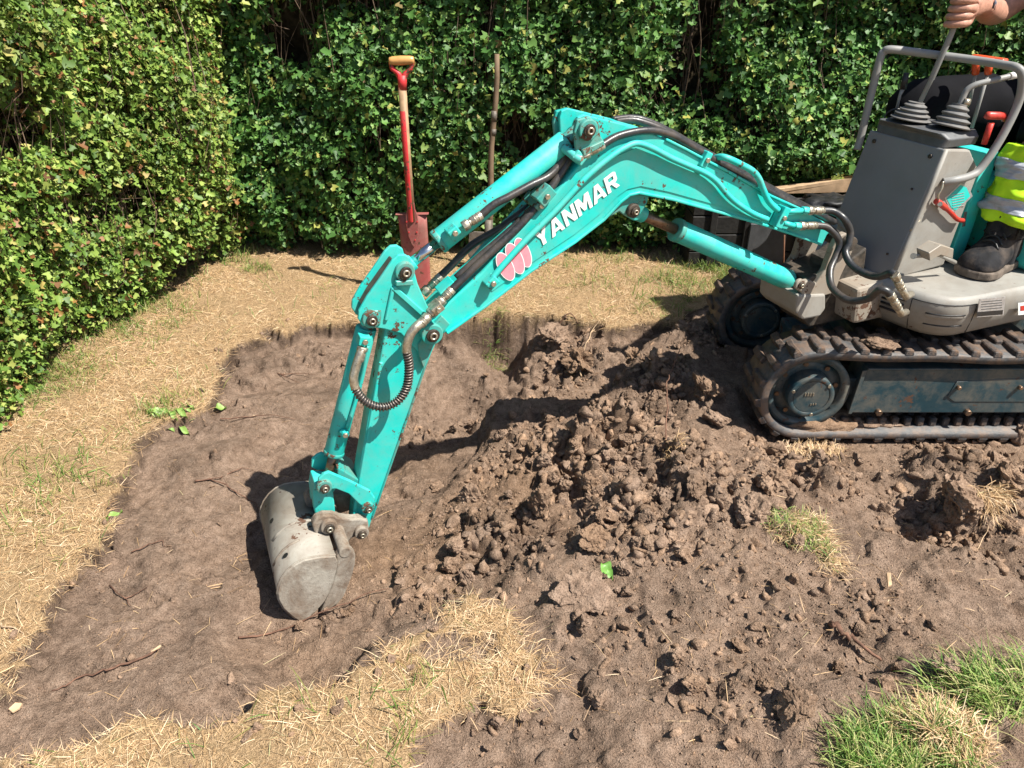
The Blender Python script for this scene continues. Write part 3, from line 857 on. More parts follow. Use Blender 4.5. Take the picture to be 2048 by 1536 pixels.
# hoses down the front slope of the boom
hose('hydraulic_hose', [(1150, 280, -.01), (1132, 312, .02), (1100, 350, .035), (1061, 370, .045), (1017, 394, .05), (988, 409, .05), (958, 434, .05)], .0105)
fitting(bp(926, 454, .05), bp(963, 430, .05), .0115, EX)
hose('hydraulic_hose', [(1140, 300, -.01), (1125, 322, -.01), (1098, 372, -.01), (1071, 403, -.01), (1002, 455, -.02), (944, 490, -.03), (903, 531, -.035), (880, 553, -.04)], .0105)
fitting(bp(846, 587, -.045), bp(883, 551, -.04), .0115, EX)
hose('hydraulic_hose', [(1145, 300, .02), (1132, 330, .03), (1094, 386, .045), (1046, 444, .05), (1002, 486, .055), (944, 540, .06), (901, 582, .065)], .0105)
hose('hydraulic_hose', [(1142, 296, .0), (1128, 328, .01), (1090, 380, .02), (1058, 425, .02), (1004, 475, .03), (960, 512, .03), (912, 556, .03)], .010)
fitting(bp(878, 607, .068), bp(905, 578, .065), .0115, EX)
clampblock(1086, 388, .05, .05, .035, .05, math.radians(-48), 'teal_dark')
clampblock(1068, 402, .02, .03, .02, .09, math.radians(-48), 'teal_dark')
# bracket tabs on the sloped top
clampblock(893, 575, .02, .05, .025, .05, math.radians(-42), 'teal')

# ---------------- arm (dipper)
ha = .030
ARM = [(784, 575), (846, 596), (866, 640), (874, 660), (868, 687), (835, 788), (807, 852), (775, 950), (746, 1034), (738, 1058), (718, 1066), (705, 1052), (716, 958), (736, 839), (757, 738), (768, 675), (776, 620)]
arm = MB().slab(uzl(ARM, ha), -ha, ha).build('arm', M['teal'], EX, .005, 3)
APL = [(783, 519), (795, 508), (808, 507), (820, 514), (826, 536), (834, 566), (848, 598), (872, 650), (869, 688), (846, 738), (833, 700), (800, 665), (766, 656), (724, 650), (715, 636), (716, 620), (732, 592), (758, 556)]
for s in (-1, 1):
    MB().slab(uzl(APL, ha + .005), s * (ha + .0015), s * (ha + .012)).build('arm_bracket', M['teal'], arm, .003, 2)
    MB().slab(uzl([(868, 690), (847, 737), (838, 712), (836, 688), (850, 668)], ha + .016), s * (ha + .0125), s * (ha + .017)).build('gusset', M['teal_dark'], arm, .002, 1)
# raised rib from the top pin to the hose block, edge ribs
def rib(a, b, w, v, parent, mat='teal', d=.012):
    pa, pb = bp(*a, v), bp(*b, v); e1 = pb - pa; e3 = e1.cross(VV).normalized()
    return MB().box((pa + pb) / 2, e1, VV * d, e3 * w).build('rib', M[mat], parent, .002, 1)
rib((786, 574), (853, 634), .014, ha + .016, arm)
rib((786, 574), (772, 640), .010, ha + .014, arm)
rib((762, 724), (708, 1030), .010, ha - .001, arm, 'teal', .01)
rib((862, 700), (744, 1036), .006, ha + .001, arm, 'teal_dark', .008)
strip([(792, 530), (768, 562), (744, 596), (728, 624)], .006, -ha, ha, -.012).build('top_plate', M['grease_and_shade'], arm, .002, 1)
boss(808, 541, ha + .012, .026, arm, .014)
boss(741, 636, ha + .012, .024, arm, .014)
MB().slab(uzl([(790, 560), (824, 558), (826, 568), (790, 570)], ha + .02), ha + .012, ha + .03).build('lock_plate', M['teal_dark'], arm, .002, 1)
MB().slab(uzl([(746, 622), (764, 622), (762, 650), (744, 650)], ha + .02), ha + .012, ha + .018).build('lock_plate', M['teal_dark'], arm, .002, 1)

# ---------------- hose block, elbow tube and spring-guarded hose
clampblock(872, 614, .085, .032, .024, .04, math.radians(-40), 'steel', arm, 'hose_block')
fitting(bp(868, 619, .085), bp(840, 650, .095), .0125, arm)
MB().tube(pth([(842, 646, .095), (830, 656, .1), (820, 670, .1), (814, 688, .1), (813, 704, .1)]), .0125, 14).build('elbow_tube', M['steel'], arm)
coil = [(813, 702, .1), (817, 722, .1), (818, 740, .1), (814, 772, .1), (800, 797, .1), (780, 811, .1), (758, 814, .1), (735, 806, .095), (719, 791, .09), (710, 775, .085)]
cp = pth(coil, 8)
MB().tube(cp, .0095, 12).build('hydraulic_hose', M['rubber'], arm)
# coil spring around that hose
hel = []
Ls = [0.]
for i in range(1, len(cp)): Ls.append(Ls[-1] + (cp[i] - cp[i - 1]).length)
nt = 36
nrm = VV.copy()
for i in range(nt * 10 + 1):
    s_ = Ls[-1] * i / (nt * 10)
    j = max(0, min(len(cp) - 2, int(np.searchsorted(Ls, s_)) - 1))
    f_ = (s_ - Ls[j]) / max(1e-9, Ls[j + 1] - Ls[j])
    p = cp[j].lerp(cp[j + 1], min(1, max(0, f_))); t_ = (cp[j + 1] - cp[j]).normalized()
    nrm = (nrm - t_ * nrm.dot(t_)).normalized(); b_ = t_.cross(nrm)
    a = 2 * math.pi * i / 10
    hel.append(p + (nrm * math.cos(a) + b_ * math.sin(a)) * .0118)
MB().tube(hel, .0018, 5).build('hose_spring', M['springwire'], arm)
MB().tube(pth([(711, 778, .085), (707, 758, .08), (711, 738, .075), (719, 712, .07), (724, 700, .065)]), .012, 14).build('elbow_tube', M['steel'], arm)
fitting(bp(726, 694, .062), bp(718, 722, .07), .012, arm)

# ---------------- cylinders
def cylinder(name, a, b, gland, cap, r, rr, rodmat, eye_r, label=None):
    """a = barrel-end eye, b = rod eye (world points); barrel from fraction cap to gland"""
    a, b = Vector(a), Vector(b); d = b - a
    root = MB().cyl(a + d * cap, a + d * gland, r, 32).build(name, M['teal'], EX, .003, 2, label)
    MB().cyl(a + d * (gland - .012), a + d * (gland + .012), r * 1.06, 32).build('gland', M['teal_dark'], root, .003, 2)
    MB().cyl(a + d * (gland + .011), a + d * .95, rr, 20).build('rod', M[rodmat], root)
    MB().cyl(a - VV * .026, a + VV * .026, eye_r, 24).cyl(a, a + d * (cap + .005), r * .7, 20).build('barrel_eye', M['teal_dark'], root, .003, 2)
    MB().cyl(b - VV * .026, b + VV * .026, eye_r, 24).cyl(b, b - d * .06, rr * 1.5, 20).build('rod_eye', M['teal'], root, .003, 2)
    return root
ac = cylinder('arm_cylinder', bp(1170, 254, 0), bp(805, 540, 0), .80, .105, .032, .0145, 'chrome', .027)
bc = cylinder('boom_cylinder', bp(1596, 569, 0), bp(1264, 420, 0), .76, .07, .034, .0155, 'rodrust', .024)
kc = cylinder('bucket_cylinder', bp(738, 634, 0), bp(652, 966, 0), .80, .055, .028, .013, 'rodrust', .024)
# ports, tubes and clamps on the cylinders
clampblock(905, 462, .045, .03, .024, .035, math.radians(-40), 'teal', ac, 'port_block')
MB().tube(pth([(1128, 296, .03), (1140, 305, .05), (1152, 315, .07), (1160, 318, .075)]), .012, 10).build('port_tube', M['teal'], ac)
clampblock(1155, 314, hb + .008, .036, .026, .03, math.radians(45), 'teal', ac, 'port_block')
clampblock(727, 678, .05, .026, .03, .034, math.radians(-80), 'teal', kc, 'port_block')
MB().tube(pth([(735, 690, .045), (728, 740, .04), (712, 800, .036), (694, 856, .034)]), .0055, 8).build('port_tube', M['teal'], kc)
MB().tube([bp(680, 862, .02), bp(688, 866, .042), bp(694, 870, .04)], .009, 10).build('port_tube', M['teal'], kc)
clampblock(689, 866, .04, .018, .018, .02, 0, 'teal', kc, 'port_block')

# ---------------- bucket linkage
link_poly = [(637, 958), (648, 948), (658, 944), (700, 962), (740, 982), (750, 996), (749, 1016), (738, 1022), (718, 1008), (698, 988), (672, 978), (648, 980), (636, 974)]
for s in (-1, 1):
    tl = MB().slab(uzl(link_poly, .056), s * .044, s * .056).build('tipping_link', M['teal'], EX, .003, 2)
boss(648, 971, .056, .022, EX, .012)
boss(735, 1013, .056, .019, EX, .012)
hl = [(630, 968), (664, 970), (668, 990), (671, 1020), (672, 1040), (664, 1058), (648, 1060), (636, 1046), (629, 1020), (626, 990)]
MB().slab(uzl(hl, .04), -.034, .034).build('bucket_link', M['teal'], EX, .004, 2)
MB().box(bp(690, 934, -.03), (bp(712, 944, -.03) - bp(664, 915, -.03)), VV * .12, ZZ * .03).build('link_crossbar', M['teal_dark'], EX, .003, 2)

# ---------------- bucket
hw = .185
def z6(x, y): return (480 + x / 3.84, 880 + y / 3.84)
EGG = [z6(*p) for p in [(475, 1402), (400, 1355), (330, 1290), (297, 1230), (287, 1180), (295, 1120), (320, 1065), (365, 1005), (425, 955), (500, 918), (600, 900), (735, 888), (752, 930), (745, 985), (735, 1030), (715, 1100), (690, 1165), (650, 1240), (590, 1310), (530, 1362)]]
egg = uzl(EGG, hw)
sheet = egg[:12]                        # wrapped back sheet from cutting edge to top lip
mb = MB(); n = len(sheet)
cen = Vector((sum(p[0] for p in egg) / len(egg), sum(p[1] for p in egg) / len(egg)))
inner = [(p[0] + (cen.x - p[0]) * .07, p[1] + (cen.y - p[1]) * .07) for p in sheet]
vs = []
for L, v_ in ((sheet, hw), (sheet, -hw), (inner, -hw), (inner, hw)): vs += [W(u, v_, z) for u, z in L]
fs = []
for i in range(n - 1):
    for k in range(4):
        k2 = (k + 1) % 4
        fs.append((k * n + i, k * n + i + 1, k2 * n + i + 1, k2 * n + i))
fs += [(0, n, 2 * n, 3 * n), (n - 1, 4 * n - 1, 3 * n - 1, 2 * n - 1)]
bucket = mb.add(vs, fs, True).build('bucket', M['bucketsteel'], EX, 0, 2, 'worn pale bucket with mud-crusted side plates')
for s, nm in ((1, 'side_plate'), (-1, 'side_plate')):
    small = [(p[0] + (cen.x - p[0]) * .012, p[1] + (cen.y - p[1]) * .012) for p in egg]
    MB().slab(small, s * (hw - .012), s * (hw + .002)).build('side_plate', M['bucketmud'], bucket, .002, 1)
    cut = [z6(*p) for p in [(745, 905), (770, 868), (820, 852), (868, 858), (890, 890), (888, 960), (868, 1040), (838, 1120), (800, 1210), (760, 1262), (690, 1310), (620, 1340), (660, 1240), (700, 1150), (735, 1040), (745, 985)]]
    MB().slab(uzl(cut, hw), s * (hw - .03), s * (hw - .004)).build('side_cutter', M['bucketmud'], bucket, .004, 2)
# rolled top beam, ears, wear rib and edge bead
tu, tz_ = uz(*z6(812, 872), hw)
MB().cyl(W(tu, -hw + .001, tz_), W(tu, hw - .002, tz_), .018, 28).build('torque_tube', M['bucketmud'], bucket, .003, 2)
ear1 = [z6(*p) for p in [(555, 650), (580, 610), (640, 582), (720, 582), (770, 600), (860, 612), (930, 606), (985, 622), (992, 680), (965, 730), (900, 742), (850, 760), (800, 830), (700, 840), (610, 800), (570, 705)]]
for s in (-1, 1):
    MB().slab(uzl(ear1, .078), s * .048, s * .078).build('ear', M['bucketmud'], bucket, .005, 2)
boss(657, 1050, .078, .024, bucket, .014, 'bucketmud')
boss(722, 1062, .078, .021, bucket, .014, 'bucketmud')
# round drain holes seen as dark oval recesses in the back sheet
def hole(i, fr, v_):
    p = Vector(sheet[i]).lerp(Vector(sheet[i + 1]), fr); nd = Vector((p.x - cen.x, p.y - cen.y)).normalized()
    c = W(p.x, v_, p.y); nw = (UU * nd.x + ZZ * nd.y).normalized()
    MB().cyl(c - nw * .002, c + nw * .0012, .0085, 20).build('drain_hole', M['black'], bucket)
hole(7, .2, .125); hole(6, .5, -.06)
wr = [W(p[0] + (p[0] - cen.x) * .012, .02, p[1] + (p[1] - cen.y) * .012) for p in sheet[6:]]
MB().tube(wr, .005, 6).build('weld_bead', M['bucketsteel'], bucket)
wr = [W(p[0] + (p[0] - cen.x) * .012, .10, p[1] + (p[1] - cen.y) * .012) for p in sheet[5:10]]
MB().tube(wr, .004, 6).build('weld_bead', M['bucketmud'], bucket)
cl = MB(); e0 = Vector(sheet[0])
cl.slab([(e0.x + .01, e0.y + .012), (e0.x - .012, e0.y + .012), (e0.x - .022, e0.y - .03), (e0.x - .012, e0.y - .03)], -hw, hw).build('cutting_edge', M['steel'], bucket, .002, 1)

# weld seams along both rims of the shell and a bolted wear strip near the lip
for v_ in (hw - .004, -hw + .004):
    MB().tube([W(p[0] + (p[0] - cen.x) * .006, v_, p[1] + (p[1] - cen.y) * .006) for p in sheet], .0028, 6).build('weld_bead', M['bucketmud'], bucket)
# loose earth pushed up around the cutting edge
gq = random.Random(21)
for i in range(16):
    a = gq.uniform(0, 1)
    p = ground(608 + 110 * a + gq.uniform(-14, 14), 1248 - 40 * a + gq.uniform(-6, 16))
    clod(p, gq.uniform(.008, .02), (1, gq.uniform(.7, 1), .7), None, None, 'small clod pushed up against the cutting edge of the bucket', .2, 'clods at the bucket lip')

# ---------------- undercarriage
def make_track(y0, y1, near, label):
    x1, x2, zc, R = 1.02, 2.22, .198, .172      # idler and sprocket centres, belt outer radius
    P = []                                     # belt outline: (x, z, nx, nz)
    N = 26
    for i in range(N + 1):
        a = math.pi / 2 + math.pi * i / N; P.append((x1 + R * math.cos(a), zc + R * math.sin(a)))
    for i in range(1, 24): P.append((x1 + (x2 - x1) * i / 24, zc - R))
    for i in range(N + 1):
        a = -math.pi / 2 + math.pi * i / N; P.append((x2 + R * .95 * math.cos(a), zc + R * math.sin(a)))
    for i in range(1, 24):
        f = i / 24; P.append((x2 + (x1 - x2) * f, zc + R - .012 * math.sin(math.pi * f) ** 2 - .006 * math.sin(3 * math.pi * f) ** 2))
    n = len(P)
    nr = []
    for i in range(n):
        a = P[i - 1]; b = P[(i + 1) % n]; dx, dz = b[0] - a[0], b[1] - a[1]; l = math.hypot(dx, dz); nr.append((dz / l, -dx / l))
    # make sure normals point out
    if nr[N // 2][0] > 0: nr = [(-a, -b) for a, b in nr]
    tr = empty('crawler_track', (1.62, (y0 + y1) / 2, 0)); tr.parent = EX; tr.matrix_parent_inverse = world_of(EX).inverted()
    tr['label'] = label
    prof = [(0, -.026), (.006, -.004), (.02, 0.), (.5, .004), (.98, 0.), (.994, -.004), (1., -.026), (.5, -.022)]
    vs = []; fs = []; m = len(prof)
    for (x, z), (a, b) in zip(P, nr):
        for f, h in prof: vs.append((x + a * h, y0 + (y1 - y0) * f, z + b * h))
    for i in range(n):
        j = (i + 1) % n
        for k in range(m):
            k2 = (k + 1) % m
            fs.append((i * m + k, i * m + k2, j * m + k2, j * m + k))
    MB().add(vs, fs, True).build('belt', M['trackedge'], tr)
    # lugs
    S = [0.]
    for i in range(n): S.append(S[-1] + math.dist(P[i], P[(i + 1) % n]))
    nl = int(S[-1] / .073)
    lm = []
    wd = (y1 - y0)
    for var in range(2):
        g_ = MB()
        # tapered lug, curved at the outer end, spanning a bit more than half the belt
        s_ = 1 if var else -1
        q = [(-.017, .5), (.017, .5), (.013, .30), (.011, .1), (.016, -.04), (-.016, -.04), (-.018, .1), (-.021, .30)]
        bot = [Vector((x, s_ * f * wd * 1.0, 0)) for x, f in q]; topv = [Vector((x * .72, s_ * (f * .94 + .008) * wd, .020)) for x, f in q]
        nq = len(q)
        g_.add(bot + topv, [tuple(range(nq))[::-1], tuple(range(nq, 2 * nq))] + [(i, (i + 1) % nq, nq + (i + 1) % nq, nq + i) for i in range(nq)])
        o = g_.build('lug', M['track'], None, .003, 1)
        lm.append(o)
    first = [True, True]
    for i in range(nl):
        s_ = S[-1] * i / nl
        j = min(n - 1, max(0, int(np.searchsorted(S, s_)) - 1)); f = (s_ - S[j]) / max(1e-9, S[j + 1] - S[j]); j2 = (j + 1) % n
        x = P[j][0] + (P[j2][0] - P[j][0]) * f; z = P[j][1] + (P[j2][1] - P[j][1]) * f
        a = nr[j][0] + (nr[j2][0] - nr[j][0]) * f; b = nr[j][1] + (nr[j2][1] - nr[j][1]) * f
        l = math.hypot(a, b); a /= l; b /= l
        for var in (0, 1):
            if var == 1:  # staggered by half a pitch on the other edge
                s2 = (s_ + S[-1] / nl * .35) % S[-1]
                j = min(n - 1, max(0, int(np.searchsorted(S, s2)) - 1)); f = (s2 - S[j]) / max(1e-9, S[j + 1] - S[j]); j2 = (j + 1) % n
                x = P[j][0] + (P[j2][0] - P[j][0]) * f; z = P[j][1] + (P[j2][1] - P[j][1]) * f
                a = nr[j][0] + (nr[j2][0] - nr[j][0]) * f; b = nr[j][1] + (nr[j2][1] - nr[j][1]) * f; l = math.hypot(a, b); a /= l; b /= l
            o = lm[var]
            if not first[var]:
                o = lm[var].copy(); COL.objects.link(o)
            first[var] = False
            o.parent = tr; o.matrix_parent_inverse = world_of(tr).inverted()
            zax = Vector((a, 0, b)); yax = Vector((0, 1, 0)); xax = yax.cross(zax)
            mt = Matrix((xax, yax, zax)).transposed().to_4x4(); mt.translation = Vector((x, (y0 + y1) / 2, z)) - zax * .003
            o.matrix_basis = mt
    # inner guide teeth on the lower run and rollers
    for i in range(26):
        x = x1 + .07 + i * .045
        if x > x2 - .05: break
        for s_ in (-1, 1):
            yy = (y0 + y1) / 2 + s_ * .035
            MB().prism([(x - .012, yy - .012, .050), (x + .012, yy - .012, .050), (x + .012, yy + .012, .050), (x - .012, yy + .012, .050)], Vector((0, 0, .034))).build('guide_tooth', M['track'], tr, .004, 1)
    # idler wheel with bolted hub on the outer face
    yo = y0 if near else y0
    mid = (y0 + y1) / 2
    wh = MB()
    wh.ring(Vector((x1, y0 + .035, zc)), (0, 1, 0), .118, .143, .11, 40).ring(Vector((x1, y0 + .06, zc)), (0, 1, 0), .05, .125, .05, 40)
    wh.build('idler_wheel', M['navy'], tr)
    hubm = 'navy'
    MB().cyl((x1, y0 + .10, zc), (x1, y0 + .004, zc), .078, 40).build('hub', M[hubm], tr, .006, 3)
    MB().ring(Vector((x1, y0 + .005, zc)), (0, -1, 0), .062, .078, .005, 40).build('hub_rim', M[hubm], tr, .001, 1)
    MB().cyl((x1, y0 + .006, zc), (x1, y0 + .0005, zc), .060, 40).build('hub_cover', M[hubm], tr)
    for i in range(3):
        a = math.radians(40 + 120 * i)
        MB().cyl((x1 + .069 * math.cos(a), y0 + .004, zc + .069 * math.sin(a)), (x1 + .069 * math.cos(a), y0 - .004, zc + .069 * math.sin(a)), .006, 8).build('bolt', M['steel'], tr)
    for i in range(8):
        a = math.radians(10 + 45 * i)
        MB().cyl((x1 + .10 * math.cos(a), y0 + .07, zc + .10 * math.sin(a)), (x1 + .10 * math.cos(a), y0 + .052, zc + .10 * math.sin(a)), .009, 6).build('bolt', M['rodrust'], tr)
    if near:   # raised cast marks on the hub cover
        for (cx_, cz_, w_) in ((-.022, .012, .007), (-.013, .012, .007), (-.004, .012, .007), (.005, .012, .007), (.004, -.028, .006), (.012, -.027, .006), (.020, -.026, .006)):
            MB().box((x1 + cx_, y0 - .0005, zc + cz_), (w_ * .55, 0, 0), (0, .003, 0), (0, 0, .012 if cz_ > 0 else .007)).build('cast_mark', M['steel'], tr)
    # sprocket at the rear
    MB().cyl((x2, y0 + .03, zc), (x2, y1 - .03, zc), .13, 24).build('sprocket', M['navy'], tr)
    # track frame beam
    fx0 = 1.19
    MB().prism([(fx0 + .01, y0 + .028, .292), (x2 - .1, y0 + .028, .292), (x2 - .1, y0 + .028, .118), (fx0 - .008, y0 + .028, .118)], Vector((0, .12, 0))).build('track_frame', M['navy'], tr, .004, 2)
    MB().prism([(fx0 + .012, y0 + .024, .296), (x2 - .1, y0 + .024, .296), (x2 - .1, y0 + .024, .288), (fx0 + .012, y0 + .024, .288)], Vector((0, .1, 0))).build('frame_lip', M['navy'], tr, .002, 1)
    MB().prism([(fx0 - .006, y0 + .022, .288), (fx0 + .008, y0 + .022, .290), (fx0 - .006, y0 + .022, .118), (fx0 - .018, y0 + .022, .118)], Vector((0, .006, 0))).build('frame_edge', M['navy'], tr, .001, 1)
    MB().prism([(1.515, y0 + .0255, .245), (1.80, y0 + .0255, .262), (1.80, y0 + .0255, .165), (1.53, y0 + .0255, .165), (1.50, y0 + .0255, .185)], Vector((0, .003, 0))).build('access_cover', M['navy'], tr, .001, 1)
    for x, z, r_ in ((1.275, .125, .012), (1.585, .125, .012), (1.90, .125, .012), (1.525, .225, .008), (1.735, .225, .008)):
        b = MB().cyl((x, y0 + .03, z), (x, y0 + .012, z), r_, 6).build('bolt', M['rodrust'], tr, .002, 1)
    MB().box((1.10, mid, .20), (.2, 0, 0), (0, .05, 0), (0, 0, .07)).build('idler_yoke', M['navy'], tr, .006, 2)
    return tr
TY0, TW = 2.25, .185
make_track(TY0, TY0 + TW, True, 'near crawler track caked with soil')
make_track(2.86, 2.86 + TW, False, 'far crawler track in the shade of the machine')
# soil lodged in the near track
g = random.Random(4)
def lump(name, c, sx, sy, sz, seed, mat, parent):
    from mathutils import noise
    bm = bmesh.new(); bmesh.ops.create_icosphere(bm, subdivisions=4, radius=1)
    for v in bm.verts:
        p = v.co; k = 1 + noise.fractal(p * 2.2 + Vector((seed, 0, 0)), 1, 2, 4) * .35 + noise.noise(p * 9 + Vector((seed, 0, 0))) * .08
        v.co = Vector((p.x * sx, p.y * sy, p.z * sz)) * k + Vector(c)
    me = bpy.data.meshes.new(name); bm.to_mesh(me); bm.free(); me.polygons.foreach_set('use_smooth', [True] * len(me.polygons))
    return link(name, me, M[mat], parent)
lump('packed_soil', (1.09, 2.335, .045), .17, .08, .04, 3, 'clod', EX)
lump('packed_soil', (1.28, 2.345, .045), .12, .07, .022, 5, 'clod', EX)
lump('packed_soil', (1.80, 2.262, .03), .03, .018, .05, 8, 'clod', EX)
lump('packed_soil', (1.235, 2.30, .385), .055, .05, .014, 9, 'clod', EX)
# chassis between the tracks
MB().box((1.55, 2.64, .26), (.62, 0, 0), (0, .46, 0), (0, 0, .12)).build('chassis', M['navy'], EX, .01, 2)
MB().cyl((1.5, 2.64, .31), (1.5, 2.64, .41), .20, 32).build('slew_ring', M['grease_and_shade'], EX)
# dozer blade arm hidden behind: dark beam seen under the body
MB().box((1.22, 2.64, .22), (.3, 0, 0), (0, .3, 0), (0, 0, .06)).build('blade_arm', M['navy'], EX, .008, 2)

# ---------------- upper body
def rounded(uv, r, k=6):
    out = []; n = len(uv)
    for i in range(n):
        p0 = Vector(uv[i - 1]); p1 = Vector(uv[i]); p2 = Vector(uv[(i + 1) % n])
        rr_ = r[i] if isinstance(r, (list, tuple)) else r
        a = p1 + (p0 - p1).normalized() * rr_; b = p1 + (p2 - p1).normalized() * rr_
        for j in range(k + 1):
            t_ = j / k; out.append((a * (1 - t_) ** 2 + p1 * 2 * t_ * (1 - t_) + b * t_ * t_)[:])
    return out
plan = rounded([(.045, .375), (.10, .14), (.10, -.24), (-.02, -.375), (-1.05, -.375), (-1.05, .395)], [.13, .05, .05, .08, .2, .2], 8)
def inset(pl, d, du=0):
    c = Vector((-.45, 0)); out = []
    for p in pl:
        q_ = Vector(p) - c; l = q_.length; s_ = (l - d) / l
        out.append((c.x + q_.x * s_ - du, q_.y * s_))
    return out
rings = []
for z, d in ((.405, .11), (.412, .075), (.44, .035), (.48, .012), (.52, 0), (.545, 0), (.562, .006), (.572, .02)):
    rings.append([W(u, v, z) for u, v in inset(plan, d)])
body = MB().loft(rings).build('body', M['beige'], EX)
# seams and louvres on the rounded front corner panel
def sidept(u, z, out=.002):
    return W(u, .385 + out, z)
def on_plan(s_, z, out=.0015):
    """point on the flank at arc parameter s_ (0 front corner start .. 1 along near side)"""
    pl = inset(plan, {0: 0}.get(0))
    return pl
near = [p for p in plan[:9]]                   # curve of the near front corner
def flank(f, z, out=.001):
    d = 0 if z >= .52 else (.52 - z) / .04 * .012 if z > .48 else .012 + (.48 - z) / .04 * .023
    pl = inset([near[0], near[8]], 0)
    path = [plan[-1]] + near + [plan[9]]
    L = [0]
    for i in range(1, len(path)): L.append(L[-1] + math.dist(path[i], path[i - 1]))
    # order from near side backwards to front
    s_ = f
    cum = [math.dist(near[0], near[k]) for k in range(9)]
    x = max(0, min(7.999, s_ * 8)); i = int(x); fr = x - i
    p = Vector(near[i]).lerp(Vector(near[i + 1]), fr)
    c = Vector((-.45, 0)); q_ = p - c; l = q_.length
    q_ = q_ * ((l - d + out) / l) + c
    return W(q_.x, q_.y, z)
for zz in (.505, .462):
    rows = []
    for dz, o_ in ((.010, .001), (.004, .004), (-.004, .004), (-.009, .001)):
        rows.append([flank(.12 + .62 * i / 10, zz + dz * (1 if i not in (0, 10) else .3), o_ if i not in (0, 10) else .0005) for i in range(11)])
    vs = [p for r_ in rows for p in r_]; fs = []
    for a in range(3):
        for b in range(10): fs.append((a * 11 + b, a * 11 + b + 1, (a + 1) * 11 + b + 1, (a + 1) * 11 + b))
    MB().add(vs, fs, True).build('louvre', M['beige'], body)
    MB().tube([flank(.14 + .58 * i / 8, zz + .008, .0005) for i in range(9)], .003, 5).build('louvre_slot', M['black'], body)
for f_ in (-.0, .93):
    MB().tube([flank(f_, z, .0002) for z in (.43, .46, .49, .52, .548)], .0016, 5).build('panel_seam', M['black'], body)
MB().tube([flank(i / 8 * .93, .549, .0002) for i in range(9)], .0016, 5).build('panel_seam', M['black'], body)
# vent grille next to the hoses on the front face
for i in range(4):
    a = bp(1765 + i * 1, 588 + i * 11, .25); b = bp(1800, 600 + i * 11, .31)
    pa = W(.093 - .0, .17, .535 - i * .016); pb = W(.076, .245, .535 - i * .016)
    MB().tube([pa, pb], .004, 6).build('vent_slot', M['black'], body)
# data plate and sticker on the flank
def vplane(u0, u1, z0, z1, v_): return [W(u0, v_, z0), W(u1, v_, z0), W(u1, v_, z1), W(u0, v_, z1)]
flv = .389
dp = MB().prism([bp(x, y, flv) for x, y in ((1958, 598), (2010, 593), (2006, 630), (1953, 634))], VV * .002).build('data_plate', M['silver'], body)
for i in range(4):
    y = 603 + i * 5
    MB().prism([bp(x, yy, flv + .0021) for x, yy in ((1962, y + .3), (2004, y - 3.5), (2004, y - 2), (1962, y + 1.8))], VV * .0003).build('plate_print', M['slate'], dp)
MB().prism([bp(x, y, flv + .0021) for x, y in ((1955, 624), (2006, 620), (2005, 629), (1954, 633))], VV * .0003).build('plate_print', M['black'], dp)
stk = MB().prism([bp(x, y, flv + .001) for x, y in ((2036, 606), (2056, 604), (2056, 628), (2036, 630))], VV * .001).build('warning_sticker', M['white'], body)
MB().prism([bp(x, y, flv + .0025) for x, y in ((2041, 612), (2056, 610), (2056, 620), (2041, 622))], VV * .0004).build('sticker_print', M['red'], stk)

# ---------------- swing bracket at the boom foot
sb = MB()
for s_ in (-1, 1):
    sb.slab(uzl([(1682, 462), (1700, 470), (1694, 500), (1672, 546), (1660, 580), (1634, 588), (1600, 590), (1588, 575), (1590, 560), (1612, 556), (1622, 562), (1640, 535), (1655, 492), (1668, 468)], .06), s_ * .06, s_ * .084)
sb.build('swing_bracket', M['beige_dirty'], EX, .004, 2)
MB().slab([(.33, .585), (.17, .62), (.10, .66), (.06, .40), (.28, .40), (.33, .45)], -.07, .07).build('swing_post', M['grease_and_shade'], EX, .006, 2)  # teal post in a near-black colour that stands in for its shade
MB().slab(uzl([(1596, 590), (1652, 588), (1652, 618), (1640, 634), (1606, 640), (1592, 626)], .09), -.10, .09).build('bracket_foot', M['beige'], EX, .008, 2)
MB().slab([(.20, .56), (.04, .57), (-.02, .43), (.18, .43)], -.16, .16).build('front_block', M['beige_dirty'], EX, .012, 2)
MB().cyl(W(.20, 0, .38), W(.20, 0, .62), .05, 24).build('swing_pin', M['grease_and_shade'], EX)
fp = bp(1655, 468, 0)
MB().cyl(fp - VV * .11, fp + VV * .11, .024, 24).build('boom_pin', M['grease_and_shade'], EX, .003, 2)
boss(1597, 568, .084, .019, EX, .010, 'beige_dirty')

# ---------------- operator console
cz0, cz1, cf0, cf1 = .565, .985, .052, -.043
def CP(f, v): return W(cf0 + (cf1 - cf0) * f, v, cz0 + (cz1 - cz0) * f)
side = [(cf0, cz0), (cf1, cz1), (-.155, cz1 - .012), (-.225, .90), (-.19, .58)]
console = MB().slab(side, -.145, .148).build('console', M['beige'], EX, .006, 2, 'upright control console with dark tray and lever boots on top')
d_ = (W(cf1, 0, cz1) - W(cf0, 0, cz0)).normalized(); nn = VV.cross(d_); nn = nn if nn.dot(UU) > 0 else -nn
pl_ = [(-.152, 1.0), (.152, 1.0), (.152, .02), (.10, .02), (.07, -.02), (-.02, .10), (-.10, .22), (-.152, .26)]
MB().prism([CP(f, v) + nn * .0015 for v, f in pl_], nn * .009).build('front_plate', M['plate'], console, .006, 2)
for v, f in ((-.115, .93), (.115, .93), (.11, .18), (.1, .68)):
    p = CP(f, v) + nn * .010
    MB().cyl(p, p + nn * .006, .0075 if f > .9 else .004, 6).build('bolt', M['pin'], console, .001, 1)
MB().tube([CP(1.0, .150), CP(.7, .153), CP(.3, .153), CP(.02, .152)], .008, 8).build('plate_edge', M['beige'], console)
